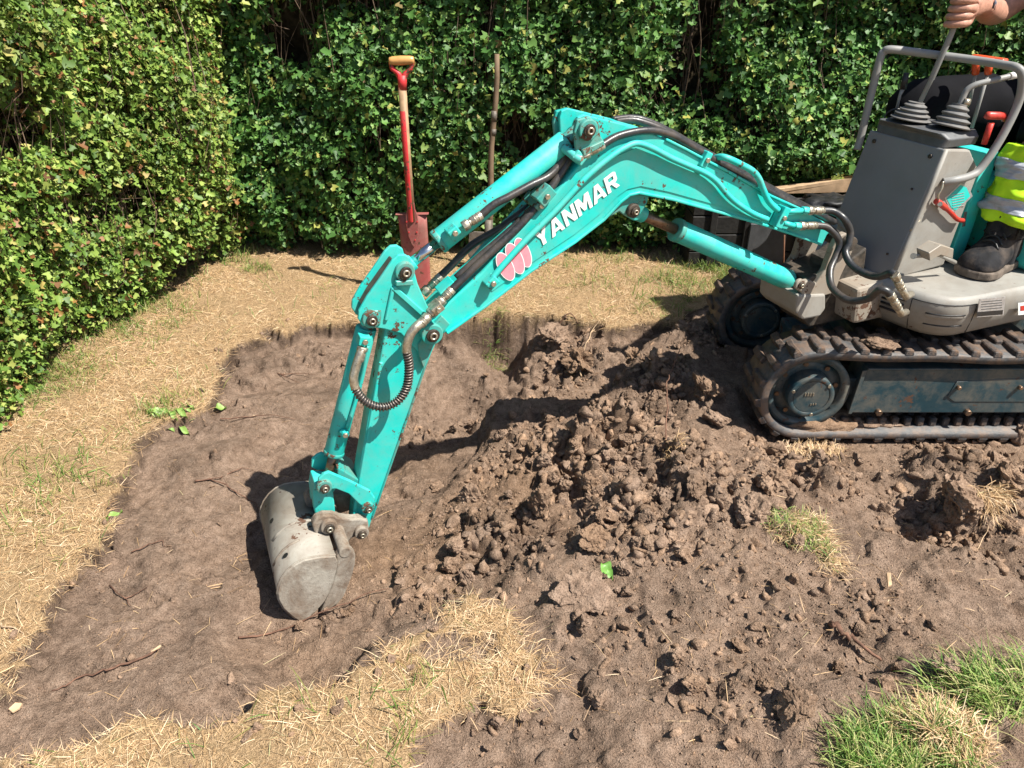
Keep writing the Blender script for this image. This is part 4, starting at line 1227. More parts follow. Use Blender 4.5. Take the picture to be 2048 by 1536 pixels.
# tray and bellows
tray = MB().loft([[W(u, v, z) for u, v in rounded([(-.035 + e, .14 - e), (-.035 + e, -.135 + e), (-.19 - e * 0, -.135 + e), (-.19, .14 - e)], .02, 3)] for z, e in ((.986, 0), (1.012, -.006), (1.03, .012))], False).build('console_tray', M['tray'], console, .003, 2)
def bellows(c, r, h, ax, name='lever_boot'):
    ax = Vector(ax).normalized(); P = []; R_ = []
    k = 4
    for i in range(k * 6 + 1):
        f = i / (k * 6)
        P.append(c + ax * h * f); R_.append(r * (1 - .58 * f) * (1 + .13 * math.sin(f * k * 2 * math.pi)))
    return MB().tube(P, R_, 28).build(name, M['bellow'], console)
def cpt(px, py, v): return bp(px, py, v)
b1 = cpt(1822, 236, -.045); b2 = cpt(1903, 246, .085)
l1 = cpt(1905, 62, -.03); l1b = cpt(1838, 208, -.045)
ax1 = (l1 - l1b).normalized()
bellows(b1 - ZZ * .005, .060, .055, (ax1 + ZZ).normalized())
l2b = cpt(1922, 200, .085); l2 = cpt(1948, 158, .09)
bellows(b2 - ZZ * .012, .056, .07, (l2b - b2).normalized())
hand_pt = cpt(1917, 22, -.028)
MB().tube([l1b - ax1 * .02, cpt(1862, 160, -.04), cpt(1863, 158, -.04), l1, hand_pt], [.0075, .0075, .0092, .0092, .0085], 12).build('control_lever', M['grey'], console)
MB().cyl(hand_pt - ZZ * .01, hand_pt + (hand_pt - l1).normalized() * .05, .016, 16).build('lever_knob', M['black'], console, .004, 2)
lv = MB().tube(smooth_path([l2b - ZZ * .02, cpt(1928, 190, .085), cpt(1936, 178, .088), cpt(1955, 168, .1), cpt(1990, 160, .12), cpt(2022, 152, .13)], 4), .009, 12).build('control_lever', M['grey'], console)
MB().cyl(cpt(1926, 204, .09), cpt(1938, 206, .10), .013, 10).build('lever_joint', M['steel'], lv)
MB().cyl(cpt(2018, 153, .13), cpt(2040, 148, .13), .011, 12).build('lever_end', M['white'], lv)
# travel levers with orange grips
for (x0, y0_, v0), (x1_, y1_, v1_), (gx, gy) in (((1938, 208, -.02), (1951, 146, -.02), (1953, 128)), ((1942, 262, .03), (1976, 146, .03), (1980, 128))):
    t_ = MB().tube([cpt(x0, y0_, v0), cpt(x1_, y1_, v1_)], .006, 10).build('travel_lever', M['grey'], console)
    a = cpt(x1_, y1_ + 2, v1_); b = cpt(gx, gy - 12, v1_)
    MB().tube([a, a.lerp(b, .3), b], [.011, .012, .013], 12).build('lever_grip', M['orange'], t_)
gb = cpt(1978, 118, .0)
MB().box(gb, UU * .03, VV * .12, ZZ * .016).build('grip_bar', M['orange'], console, .006, 3)
# dark small lever on the far side, with cable
MB().tube([cpt(1790, 232, -.12), cpt(1800, 190, -.12), cpt(1806, 176, -.12)], [.005, .005, .008], 8).build('throttle_lever', M['grey'], console)
MB().tube([cpt(1806, 178, -.12), cpt(1813, 146, -.12)], [.011, .009], 10).build('lever_grip', M['black'], console)
MB().tube(pth([(1768, 240, -.13), (1774, 226, -.13), (1792, 218, -.11), (1812, 222, -.1)]), .003, 6).build('cable', M['rubber'], console)
# red T handle and red lock lever
rh = MB().tube([cpt(1968, 288, .16), cpt(1982, 246, .165)], [.009, .010], 10).build('lock_handle', M['red'], console)
MB().tube([cpt(1972, 236, .165), cpt(1976, 231, .165), cpt(2006, 232, .165), cpt(2009, 240, .165)], [.008, .012, .012, .008], 12).build('handle_grip', M['red'], rh)
MB().tube(pth([(1872, 402, .162), (1884, 410, .165), (1900, 424, .165), (1914, 438, .165), (1926, 441, .163)]), [.010] * 8 + [.0075] * 13, 12).build('lock_lever', M['red'], console)
MB().cyl(cpt(1880, 408, .15), cpt(1880, 408, .176), .008, 10).build('bolt', M['steel'], console)
MB().tube(pth([(1886, 363, .16), (1884, 376, .165), (1876, 392, .165), (1880, 404, .165)]), .0035, 8).build('lever_wire', M['steel'], console)
# stickers on the near side
def plate_on_side(px, mat, name, dv=.0, parent=console): return MB().prism([bp(x, y, .1485 + dv) for x, y in px], VV * .0008).build(name, M[mat], parent)
sk = plate_on_side([(1889, 396), (1921, 366), (1936, 372), (1945, 392), (1911, 426), (1900, 420)], 'silver', 'instruction_sticker')
plate_on_side([(1893, 397), (1921, 370), (1933, 375), (1940, 392), (1911, 421), (1903, 416)], 'teal', 'sticker_face', .001, sk)
for i in range(6):
    plate_on_side([(1903 + i * .5, 390 + i * 5), (1928 + i * .3, 385 + i * 5), (1928 + i * .3, 386.2 + i * 5), (1903 + i * .5, 391.2 + i * 5)], 'silver', 'sticker_line', .0021, sk)
plate_on_side([(1928, 424), (1934, 423), (1930, 452), (1924, 454)], 'black', 'small_sticker')
for a, b in (((1820, 462), (1840, 440)),):
    MB().tube([bp(*a, .153), bp(*b, .153)], .004, 6).build('hook', M['steel'], console)
# guard bar
bar = [(1714, 300, -.165), (1722, 272, -.17), (1742, 190, -.172), (1760, 118, -.172), (1768, 104, -.168), (1784, 99, -.15), (1850, 107, -.09), (1940, 119, .02), (2010, 130, .13), (2032, 135, .165), (2043, 146, .182), (2044, 172, .186), (2034, 212, .186), (2000, 280, .184), (1962, 336, .18), (1940, 352, .178), (1910, 360, .17), (1886, 364, .152)]
MB().tube(pth(bar, 6), .0125, 16).build('guard_bar', M['grey'], EX)
# teal seat-stand panel behind the console, strap and pedal
MB().slab([(-.26, .95), (-.32, .95), (-.30, .58), (-.235, .58)], -.05, .13).build('seat_stand', M['teal'], EX, .004, 2)
MB().box(W(-.75, 0, .70), UU * .7, VV * .66, ZZ * .26).build('engine_cover', M['teal'], EX, .04, 4)
MB().box(W(-.74, 0, .86), UU * .42, VV * .44, ZZ * .10).build('seat_cushion', M['plastic'], EX, .04, 4)
MB().box(W(-1.0, 0, 1.08), UU * .10, VV * .44, ZZ * .42).build('seat_back', M['plastic'], EX, .04, 4)
pd = bp(1852, 505, .21)
pc = [bp(x, y, .21) for x, y in ((1832, 496), (1856, 480), (1882, 488), (1880, 508), (1856, 500), (1834, 512))]
MB().prism(pc, VV * .05).build('foot_pedal', M['beige_dirty'], EX, .002, 1)
MB().tube([bp(1830, 512, .22), bp(1880, 510, .22), bp(1910, 525, .22)], .007, 8).build('pedal_rod', M['beige'], EX)
MB().cyl(bp(1827, 512, .20), bp(1827, 512, .24), .010, 12).build('pedal_pivot', M['steel'], EX)

# ================================================================== TOOLS IN THE LAWN
# red long-bladed spade standing in the turf
SY = 3.60
def sp(x, y, dy=0): return aty(x, y, SY + dy)
s_top, s_bot = sp(803, 152), sp(836, 560)
sax = (s_bot - s_top).normalized(); sxr = Vector((1, 0, 0)); sxr = (sxr - sax * sxr.dot(sax)).normalized(); sny = sxr.cross(sax); sny = sny if sny.y < 0 else -sny
SPD = empty('spade', (s_bot.x, SY, 0), 'red long-bladed spade with wooden D-grip standing upright in the dry lawn', 'spade')
def SPt(px, py, side=0., front=0.):
    p = sp(px, py); return p + sxr * side + sny * front
bl_top, bl_bot = sp(824, 428), sp(843, 640)
bd = (bl_bot - bl_top)
rows = []
for i in range(9):
    f = i / 8; c = bl_top + bd * f; w = .069 - .008 * f
    row = []
    for j in range(9):
        a = -1 + j / 4; row.append(c + sxr * (w * a) + sny * (-.012 * a * a + .012))
    rows.append(row)
vs = []; fs = []
for th in (0, -.004):
    for r_ in rows:
        vs += [p + sny * th for p in r_]
for i in range(8):
    for j in range(8):
        a = i * 9 + j; fs.append((a, a + 1, a + 10, a + 9)); fs.append((81 + a, 81 + a + 9, 81 + a + 10, 81 + a + 1))
brd = [j for j in range(9)] + [9 * i + 8 for i in range(1, 9)] + [72 + j for j in range(7, -1, -1)] + [9 * i for i in range(7, 0, -1)]
for i in range(len(brd)):
    a, b = brd[i], brd[(i + 1) % len(brd)]; fs.append((b, a, 81 + a, 81 + b))
blade = MB().add(vs, fs, True).build('blade', M['spadeblade'], SPD)
for s_ in (-1, 1):
    c = bl_top + sxr * s_ * .050
    MB().box(c - sny * .004, sxr * .058, sny * .030, sax * .004).build('foot_tread', M['spadeblade'], blade, .001, 1)
# socket: tapering tongue riveted on the blade
tg = []
for f, w in ((0, .0175), (.12, .019), (.22, .028), (.4, .031), (.62, .024), (.78, .012), (.84, .002)):
    c = bl_top - sax * .06 + sax * (.06 + .20) * f; tg.append((c, w))
q_ = [c + sxr * w + sny * .0155 for c, w in tg] + [c - sxr * w + sny * .0155 for c, w in reversed(tg)]
sk_ = MB().prism(q_, sny * .006).build('socket_tongue', M['spadeblade'], SPD, .002, 1)
for f, s_ in ((.35, .025), (.35, -.025), (.55, .019), (.55, -.019), (.7, .008)):
    c = bl_top - sax * .06 + sax * .26 * f + sxr * s_ + sny * .021
    MB().cyl(c, c + sny * .004, .004, 8).build('rivet', M['spadered'], SPD)
sh_a, sh_b = sp(804, 168), bl_top + sax * .03 + sny * .014
MB().tube([sh_a, sh_a.lerp(sh_b, .5), sh_b], [.0185, .0165, .0165], 20).build('shaft', M['wood'], SPD)
def half_shell(a, b, r0, r1, amin, amax, name, mat):
    a, b = Vector(a), Vector(b); n = 14; vs = []; fs = []
    for i, (p, r_) in enumerate(((a, r0 * .6), (a.lerp(b, .02), r0), (a.lerp(b, .5), (r0 + r1) / 2), (b, r1))):
        for rr_ in (r_, r_ - .003):
            for j in range(n):
                t_ = amin + (amax - amin) * j / (n - 1); vs.append(p + (sxr * math.cos(t_) + sny * math.sin(t_)) * rr_)
    for i in range(3):
        for j in range(n - 1):
            o = i * 2 * n; fs.append((o + j, o + j + 1, o + 2 * n + j + 1, o + 2 * n + j)); fs.append((o + n + j, o + 3 * n + j, o + 3 * n + j + 1, o + n + j + 1))
        for j in (0, n - 1):
            o = i * 2 * n; fs.append((o + j, o + 2 * n + j, o + 3 * n + j, o + n + j))
    return MB().add(vs, fs, True).build(name, M[mat], SPD)
half_shell(sh_a.lerp(sh_b, .17), sh_b, .0205, .0185, math.radians(68), math.radians(235), 'shaft_strap', 'spadered')
for i in range(5):
    c = sh_a.lerp(sh_b, .28 + .15 * i) + (sny * .85 - sxr * .45) * .0195
    MB().cyl(c, c + (sny * .85 - sxr * .45) * .002, .004, 8).build('rivet', M['spadered'], SPD)
# D grip
yk = MB()
for s_ in (-1, 1):
    yk.tube(smooth_path([sp(804, 166), sp(804 + s_ * 7, 148), sp(803 + s_ * 19, 136), sp(803 + s_ * 22, 122)], 5), [.0135] * 6 + [.011] * 5 + [.009] * 5, 12)
yk.cyl(sp(804, 150), sp(805, 180), .021, 16, .019)
yk.build('grip_yoke', M['spadered'], SPD)
a, b = sp(778, 122), sp(828, 120)
MB().tube([a.lerp(b, f) for f in (0, .03, .15, .5, .85, .97, 1)], [.012, .0155, .018, .020, .018, .0155, .012], 20).build('grip', M['woodgrip'], SPD)

# second tool, its blade half hidden behind the boom
T2 = empty('shovel', (-.12, 3.93, 0), 'old shovel with weathered wooden handle leaning into the hedge behind the boom', 'shovel')
ha_, hb_ = aty(994, 108, 4.00), aty(977, 462, 3.93)
pts = [ha_.lerp(hb_, f) + Vector((.006 * math.sin(f * 9), 0, 0)) for f in [i / 8 for i in range(9)]]
MB().tube(pts, [.012, .013, .0135, .014, .014, .0145, .015, .016, .016], 16).build('handle', M['oldwood'], T2)
for f, l in ((.30, .05), (.40, .03)):
    c = ha_.lerp(hb_, f); d = (hb_ - ha_).normalized()
    MB().tube([c, c + d * l], .0152, 16).build('tape_band', M['oldsteel'], T2)
d = (hb_ - ha_).normalized()
q_ = [aty(x, y, 3.91) for x, y in ((938, 468), (948, 463), (995, 466), (1004, 474), (1006, 520), (985, 560), (955, 556), (936, 510))]
MB().prism(q_, Vector((0, .006, 0))).build('blade', M['oldsteel'], T2, .002, 1)
MB().tube([hb_ - d * .06, hb_ + d * .06 - Vector((0, .02, 0))], [.021, .024], 14).build('socket', M['oldsteel'], T2)

# ================================================================== RAISED BED AND ODDS AND ENDS BEHIND
BED = empty('raised_bed', (1.62, 4.0, 0), 'black timber raised bed with pale board on top, behind the machine', 'planter')
bx0, bx1, by = .95, 2.5, 3.95
for i in range(4):
    z0 = .002 + i * .098
    MB().box(((bx0 + bx1) / 2, by + random.uniform(-.003, .003), z0 + .047), (bx1 - bx0, 0, 0), (0, .03, 0), (0, 0, .092)).build('plank', M['blackwood'], BED, .003, 1)
    MB().box((bx0 + .015, by + .2, z0 + .047), (.03, 0, 0), (0, .36, 0), (0, 0, .092)).build('plank', M['blackwood'], BED, .003, 1)
MB().prism([aty(1545, 388, by - .02), aty(1700, 364, by - .02), Vector((2.1, by - .02, .43)), Vector((2.1, by + .12, .43)), aty(1700, 358, by + .14), aty(1548, 380, by + .14)], Vector((0, 0, .022))).build('top_board', M['board'], BED, .003, 1)
MB().box((1.35, by - .032, .13), (.20, 0, 0), (0, .024, 0), (0, 0, .262)).build('side_panel', M['slate'], BED, .003, 1)
for x in (1.06, 1.24, 1.52):
    MB().box((x, by - .024, .2), (.035, 0, 0), (0, .016, 0), (0, 0, .40)).build('post', M['blackwood'], BED, .003, 1)
rod = MB().tube([aty(1569, 470, 3.72), aty(1566, 560, 3.70)], .004, 6).build('metal_stake', M['rustrod'], None)
tag(rod, 'thin rusty stake standing in the grass beside the raised bed', 'stake')
sack = lump('plastic_sack', aty(1668, 412, 3.80), .16, .10, .055, 31, 'plastic', None)
tag(sack, 'slumped black plastic sack on the raised bed left of the console', 'sack')

# ================================================================== HEDGES
def leaf_cloud(P, N, size, seed, rs=.55):
    """P (n,3) leaf bases, N (n,3) outward; returns verts, tris of small lobed leaves"""
    g = np.random.default_rng(seed)
    n = len(P)
    bv = np.array([(0, -.02, -.03), (.58, .20, .10), (.23, .44, -.02), (.34, .84, .07), (0, 1.05, -.10), (-.34, .84, .07), (-.23, .44, -.02), (-.58, .20, .10)]); k = len(bv)
    nrm = N + g.normal(size=(n, 3)) * rs; nrm /= np.linalg.norm(nrm, axis=1, keepdims=True)
    d = g.normal(size=(n, 3)) + np.array([0, 0, -.35]); d -= nrm * np.sum(d * nrm, 1, keepdims=True); d /= np.linalg.norm(d, axis=1, keepdims=True)
    s = np.cross(d, nrm)
    B = bv[None] * (1 + g.normal(size=(n, k, 3)) * .13)
    B[:, :, 2] *= g.uniform(.3, 2.2, (n, 1))
    V = (s[:, None] * B[..., :1] + d[:, None] * B[..., 1:2] + nrm[:, None] * B[..., 2:3]) * size[:, None, None] + P[:, None]
    f = np.array([(0, 1, 2), (0, 6, 7), (0, 2, 6), (2, 3, 4), (2, 4, 6), (4, 5, 6)])
    F = f[None] + (np.arange(n) * k)[:, None, None]
    return V.reshape(-1, 3), F.reshape(-1, 3)
def twigs(A, Bp, r, seed):
    """thin 3-sided twigs from A to Bp with a bend"""
    g = np.random.default_rng(seed); n = len(A)
    mid = (A + Bp) / 2 + g.normal(size=A.shape) * .03
    t = Bp - A; t /= np.linalg.norm(t, axis=1, keepdims=True) + 1e-9
    a = np.cross(t, np.array([.3, .9, .1])); a /= np.linalg.norm(a, axis=1, keepdims=True) + 1e-9; b = np.cross(t, a)
    V = []
    for p, f in ((A, 1.), (mid, .8), (Bp, .35)):
        for j in range(3):
            w = 2 * math.pi * j / 3
            V.append(p + (a * math.cos(w) + b * math.sin(w)) * (r * f)[:, None])
    V = np.stack(V, 1)
    f = np.array([(i * 3 + j, i * 3 + (j + 1) % 3, (i + 1) * 3 + (j + 1) % 3, (i + 1) * 3 + j) for i in range(2) for j in range(3)])
    F = f[None] + (np.arange(n) * 9)[:, None, None]
    return V.reshape(-1, 3), F.reshape(-1, 4)
def hedge(name, label, s0, s1, ztop, place, outward, nclus, lmat, seed, thr, sz):
    g = np.random.default_rng(seed)
    root = empty(name, place(np.array([(s0 + s1) / 2]), np.array([.0]), np.array([.25]))[0], label, 'hedge')
    S = []; Z = []; T = []
    tot = 0
    while tot < nclus:
        m = 20000
        s = g.uniform(s0, s1, m); z = g.uniform(.02, ztop, m); t = np.minimum(g.exponential(.068, m), .42)
        gap = fbm(s, z, .33, 4, seed) + .18 * (t / .1 - .6)
        keep = gap > thr + g.normal(size=m) * .06
        # thinner skirt close to the ground and above the picture
        keep &= g.random(m) < np.clip(.35 + z * 3.5, 0, 1) * np.clip(2.2 - z, .25, 1)
        S.append(s[keep]); Z.append(z[keep]); T.append(t[keep]); tot += keep.sum()
    s = np.concatenate(S)[:nclus]; z = np.concatenate(Z)[:nclus]; t = np.concatenate(T)[:nclus]
    C_ = place(s, z, t)
    per = 6
    P = np.repeat(C_, per, 0) + g.normal(size=(nclus * per, 3)) * np.array([.024, .024, .020])
    o = outward(np.repeat(s, per))
    N = o * .75 + np.array([0, -.0, .65]) + g.normal(size=(nclus * per, 3)) * .35
    size = (.5 + 1.0 * g.random(nclus * per) ** 1.5) * sz * np.repeat(g.uniform(.8, 1.3, nclus), per)
    V, F_ = leaf_cloud(P, N, size, seed + 1)
    link('foliage', np_mesh('foliage', V, F_, 3, False), M[lmat], root, kind='stuff')
    # twigs: to each third cluster, plus upright bare stems deeper in
    sel = g.random(nclus) < .34
    A = place(s[sel] + g.normal(size=sel.sum()) * .05, np.clip(z[sel] - g.uniform(.02, .22, sel.sum()), 0, 9), t[sel] + g.uniform(.02, .16, sel.sum()))
    V, F_ = twigs(A, C_[sel], g.uniform(.0010, .0026, sel.sum()), seed + 2)
    m = 1500
    s2 = g.uniform(s0, s1, m); z2 = g.uniform(0, ztop * .8, m); t2 = g.uniform(.02, .36, m)
    V2, F2 = twigs(place(s2, z2, t2), place(s2 + g.normal(size=m) * .06, z2 + g.uniform(.15, .6, m), t2 + g.normal(size=m) * .05), g.uniform(.0015, .004, m), seed + 3)
    link('twigs', np_mesh('twigs', np.concatenate([V, V2]), np.concatenate([F_, F2 + len(V)]), 4, True), M['twig'], root, kind='stuff')
    # solid dark core added inside to block light through the gaps
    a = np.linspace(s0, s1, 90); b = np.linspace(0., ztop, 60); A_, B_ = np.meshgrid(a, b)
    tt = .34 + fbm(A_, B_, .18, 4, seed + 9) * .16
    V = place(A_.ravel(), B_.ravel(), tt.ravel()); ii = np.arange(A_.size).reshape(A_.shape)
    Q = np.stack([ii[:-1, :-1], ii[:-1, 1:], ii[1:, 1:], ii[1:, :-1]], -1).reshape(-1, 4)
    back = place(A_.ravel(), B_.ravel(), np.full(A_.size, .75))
    link('light_block_core', np_mesh('light_block_core', np.concatenate([V, back]), np.concatenate([Q, Q[:, ::-1] + len(V)]), 4, True), M['core'], root)
    # main stems
    for i in range(int((s1 - s0) / .28)):
        x = s0 + .14 + i * .28 + random.uniform(-.08, .08)
        pts = [Vector(place(np.array([x + random.gauss(0, .03)]), np.array([zz_]), np.array([.24 + random.uniform(-.05, .08)]))[0]) for zz_ in (0, .3, .7, 1.1, 1.6)]
        MB().tube(smooth_path(pts, 3), [.012 - .0006 * k_ for k_ in range(13)], 7).build('stem', M['twig'], root)
    return root
def placeB(s, z, t):
    bulge = fbm(s, z, .55, 3, 61) * .22 + .06 * np.sin(np.clip(z, 0, 2) * 1.6)
    return np.stack([s, 4.20 - bulge + t, z], -1)
def placeL(s, z, t):
    bulge = fbm(s + 20, z, .55, 3, 71) * .26 + .05 * np.sin(np.clip(z, 0, 2) * 1.6)
    return np.stack([-1.90 + .17 * (s - 2.4) + bulge - t, s, z], -1)
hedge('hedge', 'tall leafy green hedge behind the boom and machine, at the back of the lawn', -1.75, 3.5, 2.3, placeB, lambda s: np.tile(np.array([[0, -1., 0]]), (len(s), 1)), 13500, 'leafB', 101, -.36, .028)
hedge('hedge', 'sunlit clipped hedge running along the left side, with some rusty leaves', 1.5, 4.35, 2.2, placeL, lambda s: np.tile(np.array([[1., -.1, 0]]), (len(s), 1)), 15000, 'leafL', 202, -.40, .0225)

# ================================================================== GRASS
def blades(x, y, z, L, wd, elev, az, droop, seed):
    g = np.random.default_rng(seed); n = len(x)
    P0 = np.stack([x, y, z], -1)
    dh = np.stack([np.cos(az), np.sin(az), np.zeros(n)], -1)
    side = np.stack([-np.sin(az), np.cos(az), np.zeros(n)], -1)
    side = side + np.array([0, 0, 1.]) * g.normal(size=(n, 1)) * .5
    d1 = dh * np.cos(elev)[:, None] + np.array([0, 0, 1.]) * np.sin(elev)[:, None]
    e2 = elev - droop
    d2 = dh * np.cos(e2)[:, None] + np.array([0, 0, 1.]) * np.sin(e2)[:, None]
    e3 = elev - 2 * droop
    d3 = dh * np.cos(e3)[:, None] + np.array([0, 0, 1.]) * np.sin(e3)[:, None]
    P1 = P0 + d1 * (L * .4)[:, None]; P2 = P1 + d2 * (L * .35)[:, None]; P3 = P2 + d3 * (L * .25)[:, None]
    w = side * (wd / 2)[:, None]
    V = np.stack([P0 - w, P0 + w, P1 - w, P1 + w, P2 - w * .75, P2 + w * .75, P3], 1)
    f = np.array([(0, 1, 3), (0, 3, 2), (2, 3, 5), (2, 5, 4), (4, 5, 6)])
    F = f[None] + (np.arange(n) * 7)[:, None, None]
    return V.reshape(-1, 3), F.reshape(-1, 3)
def lawn_pts(n, seed, xr, yr, fn):
    g = np.random.default_rng(seed); X = []; Y = []; c = 0
    while c < n:
        x = g.uniform(*xr, 40000); y = g.uniform(*yr, 40000)
        k = g.random(40000) < fn(x, y)
        X.append(x[k]); Y.append(y[k]); c += k.sum()
    return np.concatenate(X)[:n], np.concatenate(Y)[:n]
def seen(x, y):
    dpt = y * _c + HC * _s
    return (np.abs(x) < .72 * dpt)
def f_straw(x, y):
    out = 1 - samp(DM, x, y)
    return np.where(seen(x, y), np.clip(out * 1.4 - .35, 0, 1) * np.clip(3.2 / (y + .6), .3, 1) * np.clip(.75 + 2.2 * fbm(x, y, .22, 3, 88), .15, 1.) * ((y < 4.25) & (x > -2.05)), 0)
g = np.random.default_rng(33)
n = 92000
x, y = lawn_pts(n, 34, (-2.0, 1.6), (.85, 4.25), f_straw)
V, F_ = blades(x, y, hz(x, y) - .002, g.uniform(.015, .05, n) * (1 + .9 * (g.random(n) < .06)), g.uniform(.0006, .0015, n), np.abs(g.normal(.16, .24, n)), g.uniform(0, 6.28, n), g.uniform(-.1, .35, n), 35)
tag(link('dry_grass', np_mesh('dry_grass', V, F_, 3), M['straw']), 'flattened straw-dry lawn grass around the dig', 'grass', None, 'stuff')
GREENP = [(1430, 545, .22, 1.), (1600, 510, .2, .9), (340, 825, .14, .4), (830, 490, .2, .3), (480, 530, .25, .4), (1200, 540, .3, .25), (120, 960, .3, .12), (250, 640, .3, .35), (820, 1440, .1, .6), (900, 1400, .12, .45), (60, 760, .3, .4), (990, 640, .08, .7), (1330, 580, .3, .35), (1480, 560, .2, .6)]
def f_green(x, y): return np.where(seen(x, y), (1 - samp(DM, x, y)) * np.clip(blobs(x, y, GREENP) * 1.0 + .012, 0, 1) * np.clip(.6 + 3 * fbm(x, y, .12, 3, 91), 0, 1), 0)
n = 7000
x, y = lawn_pts(n, 44, (-2.0, 2.2), (.85, 4.3), f_green)
V, F_ = blades(x, y, hz(x, y) - .002, g.uniform(.03, .09, n), g.uniform(.0012, .0028, n), g.uniform(.3, 1.35, n), g.uniform(0, 6.28, n), g.uniform(.05, .5, n), 45)
tag(link('green_grass', np_mesh('green_grass', V, F_, 3), M['grassy']), 'sparse green grass growing through the dry lawn', 'grass', None, 'stuff')

def tuft(name, label, poly, n, mat, Lr, wr, er, azc, azs, seed, cat='grass', lift=0., dr=(.1, .6)):
    g = np.random.default_rng(seed)
    ps = []
    x0 = min(p[0] for p in poly); x1 = max(p[0] for p in poly); y0 = min(p[1] for p in poly); y1 = max(p[1] for p in poly)
    PX = g.uniform(x0, x1, n * 4); PY = g.uniform(y0, y1, n * 4)
    k = inpoly(PX, PY, poly) & (vnoise(PX / 34., PY / 26., seed) > -.22 + g.normal(size=len(PX)) * .05); PX = PX[k][:n]; PY = PY[k][:n]
    W_ = [ground(a, b) for a, b in zip(PX[:400], PY[:400])]
    base = np.array([w[:] for w in W_]); rep = int(math.ceil(n / len(base)))
    base = np.tile(base, (rep, 1))[:n] + g.normal(size=(n, 3)) * np.array([.012, .012, 0])
    base[:, 2] = hz(base[:, 0], base[:, 1]) - .003 + lift
    V, F_ = blades(base[:, 0], base[:, 1], base[:, 2], g.uniform(*Lr, n), g.uniform(*wr, n), g.uniform(*er, n), g.normal(azc, azs, n), g.uniform(*dr, n), seed + 1)
    return tag(link(name, np_mesh(name, V, F_, 3), M[mat]), label, cat, None, 'stuff')
tuft('grass_sod', 'long green grass sod lying at the right edge, behind the yellowish one', [(1840, 1385), (1880, 1350), (1960, 1335), (2080, 1315), (2080, 1440), (1990, 1450), (1930, 1410)], 800, 'green', (.035, .11), (.0010, .0026), (.15, 1.2), 2.7, 1.2, 301)
tuft('grass_sod', 'bright yellow-green grass sod in the bottom right foreground', [(1660, 1510), (1700, 1465), (1770, 1440), (1870, 1440), (1940, 1485), (1950, 1560), (1670, 1560)], 1500, 'green', (.03, .085), (.0010, .0024), (.3, 1.35), 1.8, 1.4, 305, 'grass', .008)
tuft('straw_patch', 'straw-coloured mat on top of the bright foreground sod', [(1780, 1450), (1880, 1430), (1960, 1480), (1950, 1540), (1840, 1500)], 1300, 'straw', (.03, .07), (.001, .0022), (.1, .9), 1.5, 2., 309, 'grass', .02)
tuft('straw_sod', 'straw and green sod lying on the soil under the smooth pale lump', [(1530, 1045), (1560, 1025), (1640, 1040), (1670, 1090), (1690, 1150), (1660, 1155), (1620, 1100), (1550, 1090)], 800, 'straw', (.02, .055), (.0008, .0016), (.1, 1.), -1.0, .9, 313, 'grass', .015)
tuft('straw_sod', 'green fringe on the upper edge of the straw sod', [(1530, 1050), (1560, 1030), (1610, 1035), (1640, 1050), (1670, 1140), (1690, 1155), (1640, 1120)], 420, 'green', (.02, .05), (.001, .002), (.3, 1.2), 1.5, 1.4, 315, 'grass', .012)
tuft('straw_sod', 'dry turf fringe hanging below the front of the near track', [(1560, 905), (1620, 892), (1690, 900), (1680, 918), (1580, 920)], 380, 'straw', (.02, .05), (.001, .002), (.2, 1.2), 1.5, 1.2, 317, 'grass', .006)
tuft('straw_sod', 'dry grass hanging out of the big torn lump at the right', [(1930, 1020), (1985, 1000), (2005, 1030), (1970, 1050)], 320, 'straw', (.03, .08), (.001, .002), (-.4, .8), -1.2, .8, 321, 'grass', .06)
tuft('straw_sod', 'small overhanging straw tuft at the back pit edge', [(955, 632), (1010, 628), (1015, 655), (975, 665)], 300, 'grassy', (.02, .05), (.001, .002), (-.3, .9), -1.5, 1., 325, 'grass', .01)
tuft('straw_sod', 'tiny straw tuft on the knob right of the heap', [(1335, 895), (1365, 895), (1360, 912), (1340, 910)], 160, 'straw', (.02, .04), (.001, .0018), (.1, 1.2), -.5, 1.2, 329, 'grass', .01)
tuft('straw_fringe', 'long dry stems splaying from the lawn edge in the foreground', [(880, 1195), (980, 1215), (1090, 1300), (1100, 1380), (960, 1380), (860, 1300)], 700, 'straw', (.03, .09), (.0007, .0014), (.05, .6), -.2, 1.3, 333, 'grass', .002)
tuft('loose_stems', 'loose pale grass stems scattered on the scraped soil', [(130, 1250), (300, 950), (450, 780), (700, 680), (900, 1180), (600, 1330), (200, 1440)], 170, 'straw', (.02, .07), (.0008, .0015), (-.02, .12), 0., 3., 337, 'grass', .004, (0, .1))
tuft('loose_stems', 'loose pale grass stems scattered on the loose soil at the right', [(1000, 1450), (1100, 1150), (1500, 1000), (1900, 1000), (2040, 1250), (1500, 1500)], 200, 'straw', (.02, .06), (.0008, .0015), (-.02, .3), 0., 3., 341, 'grass', .004, (0, .1))

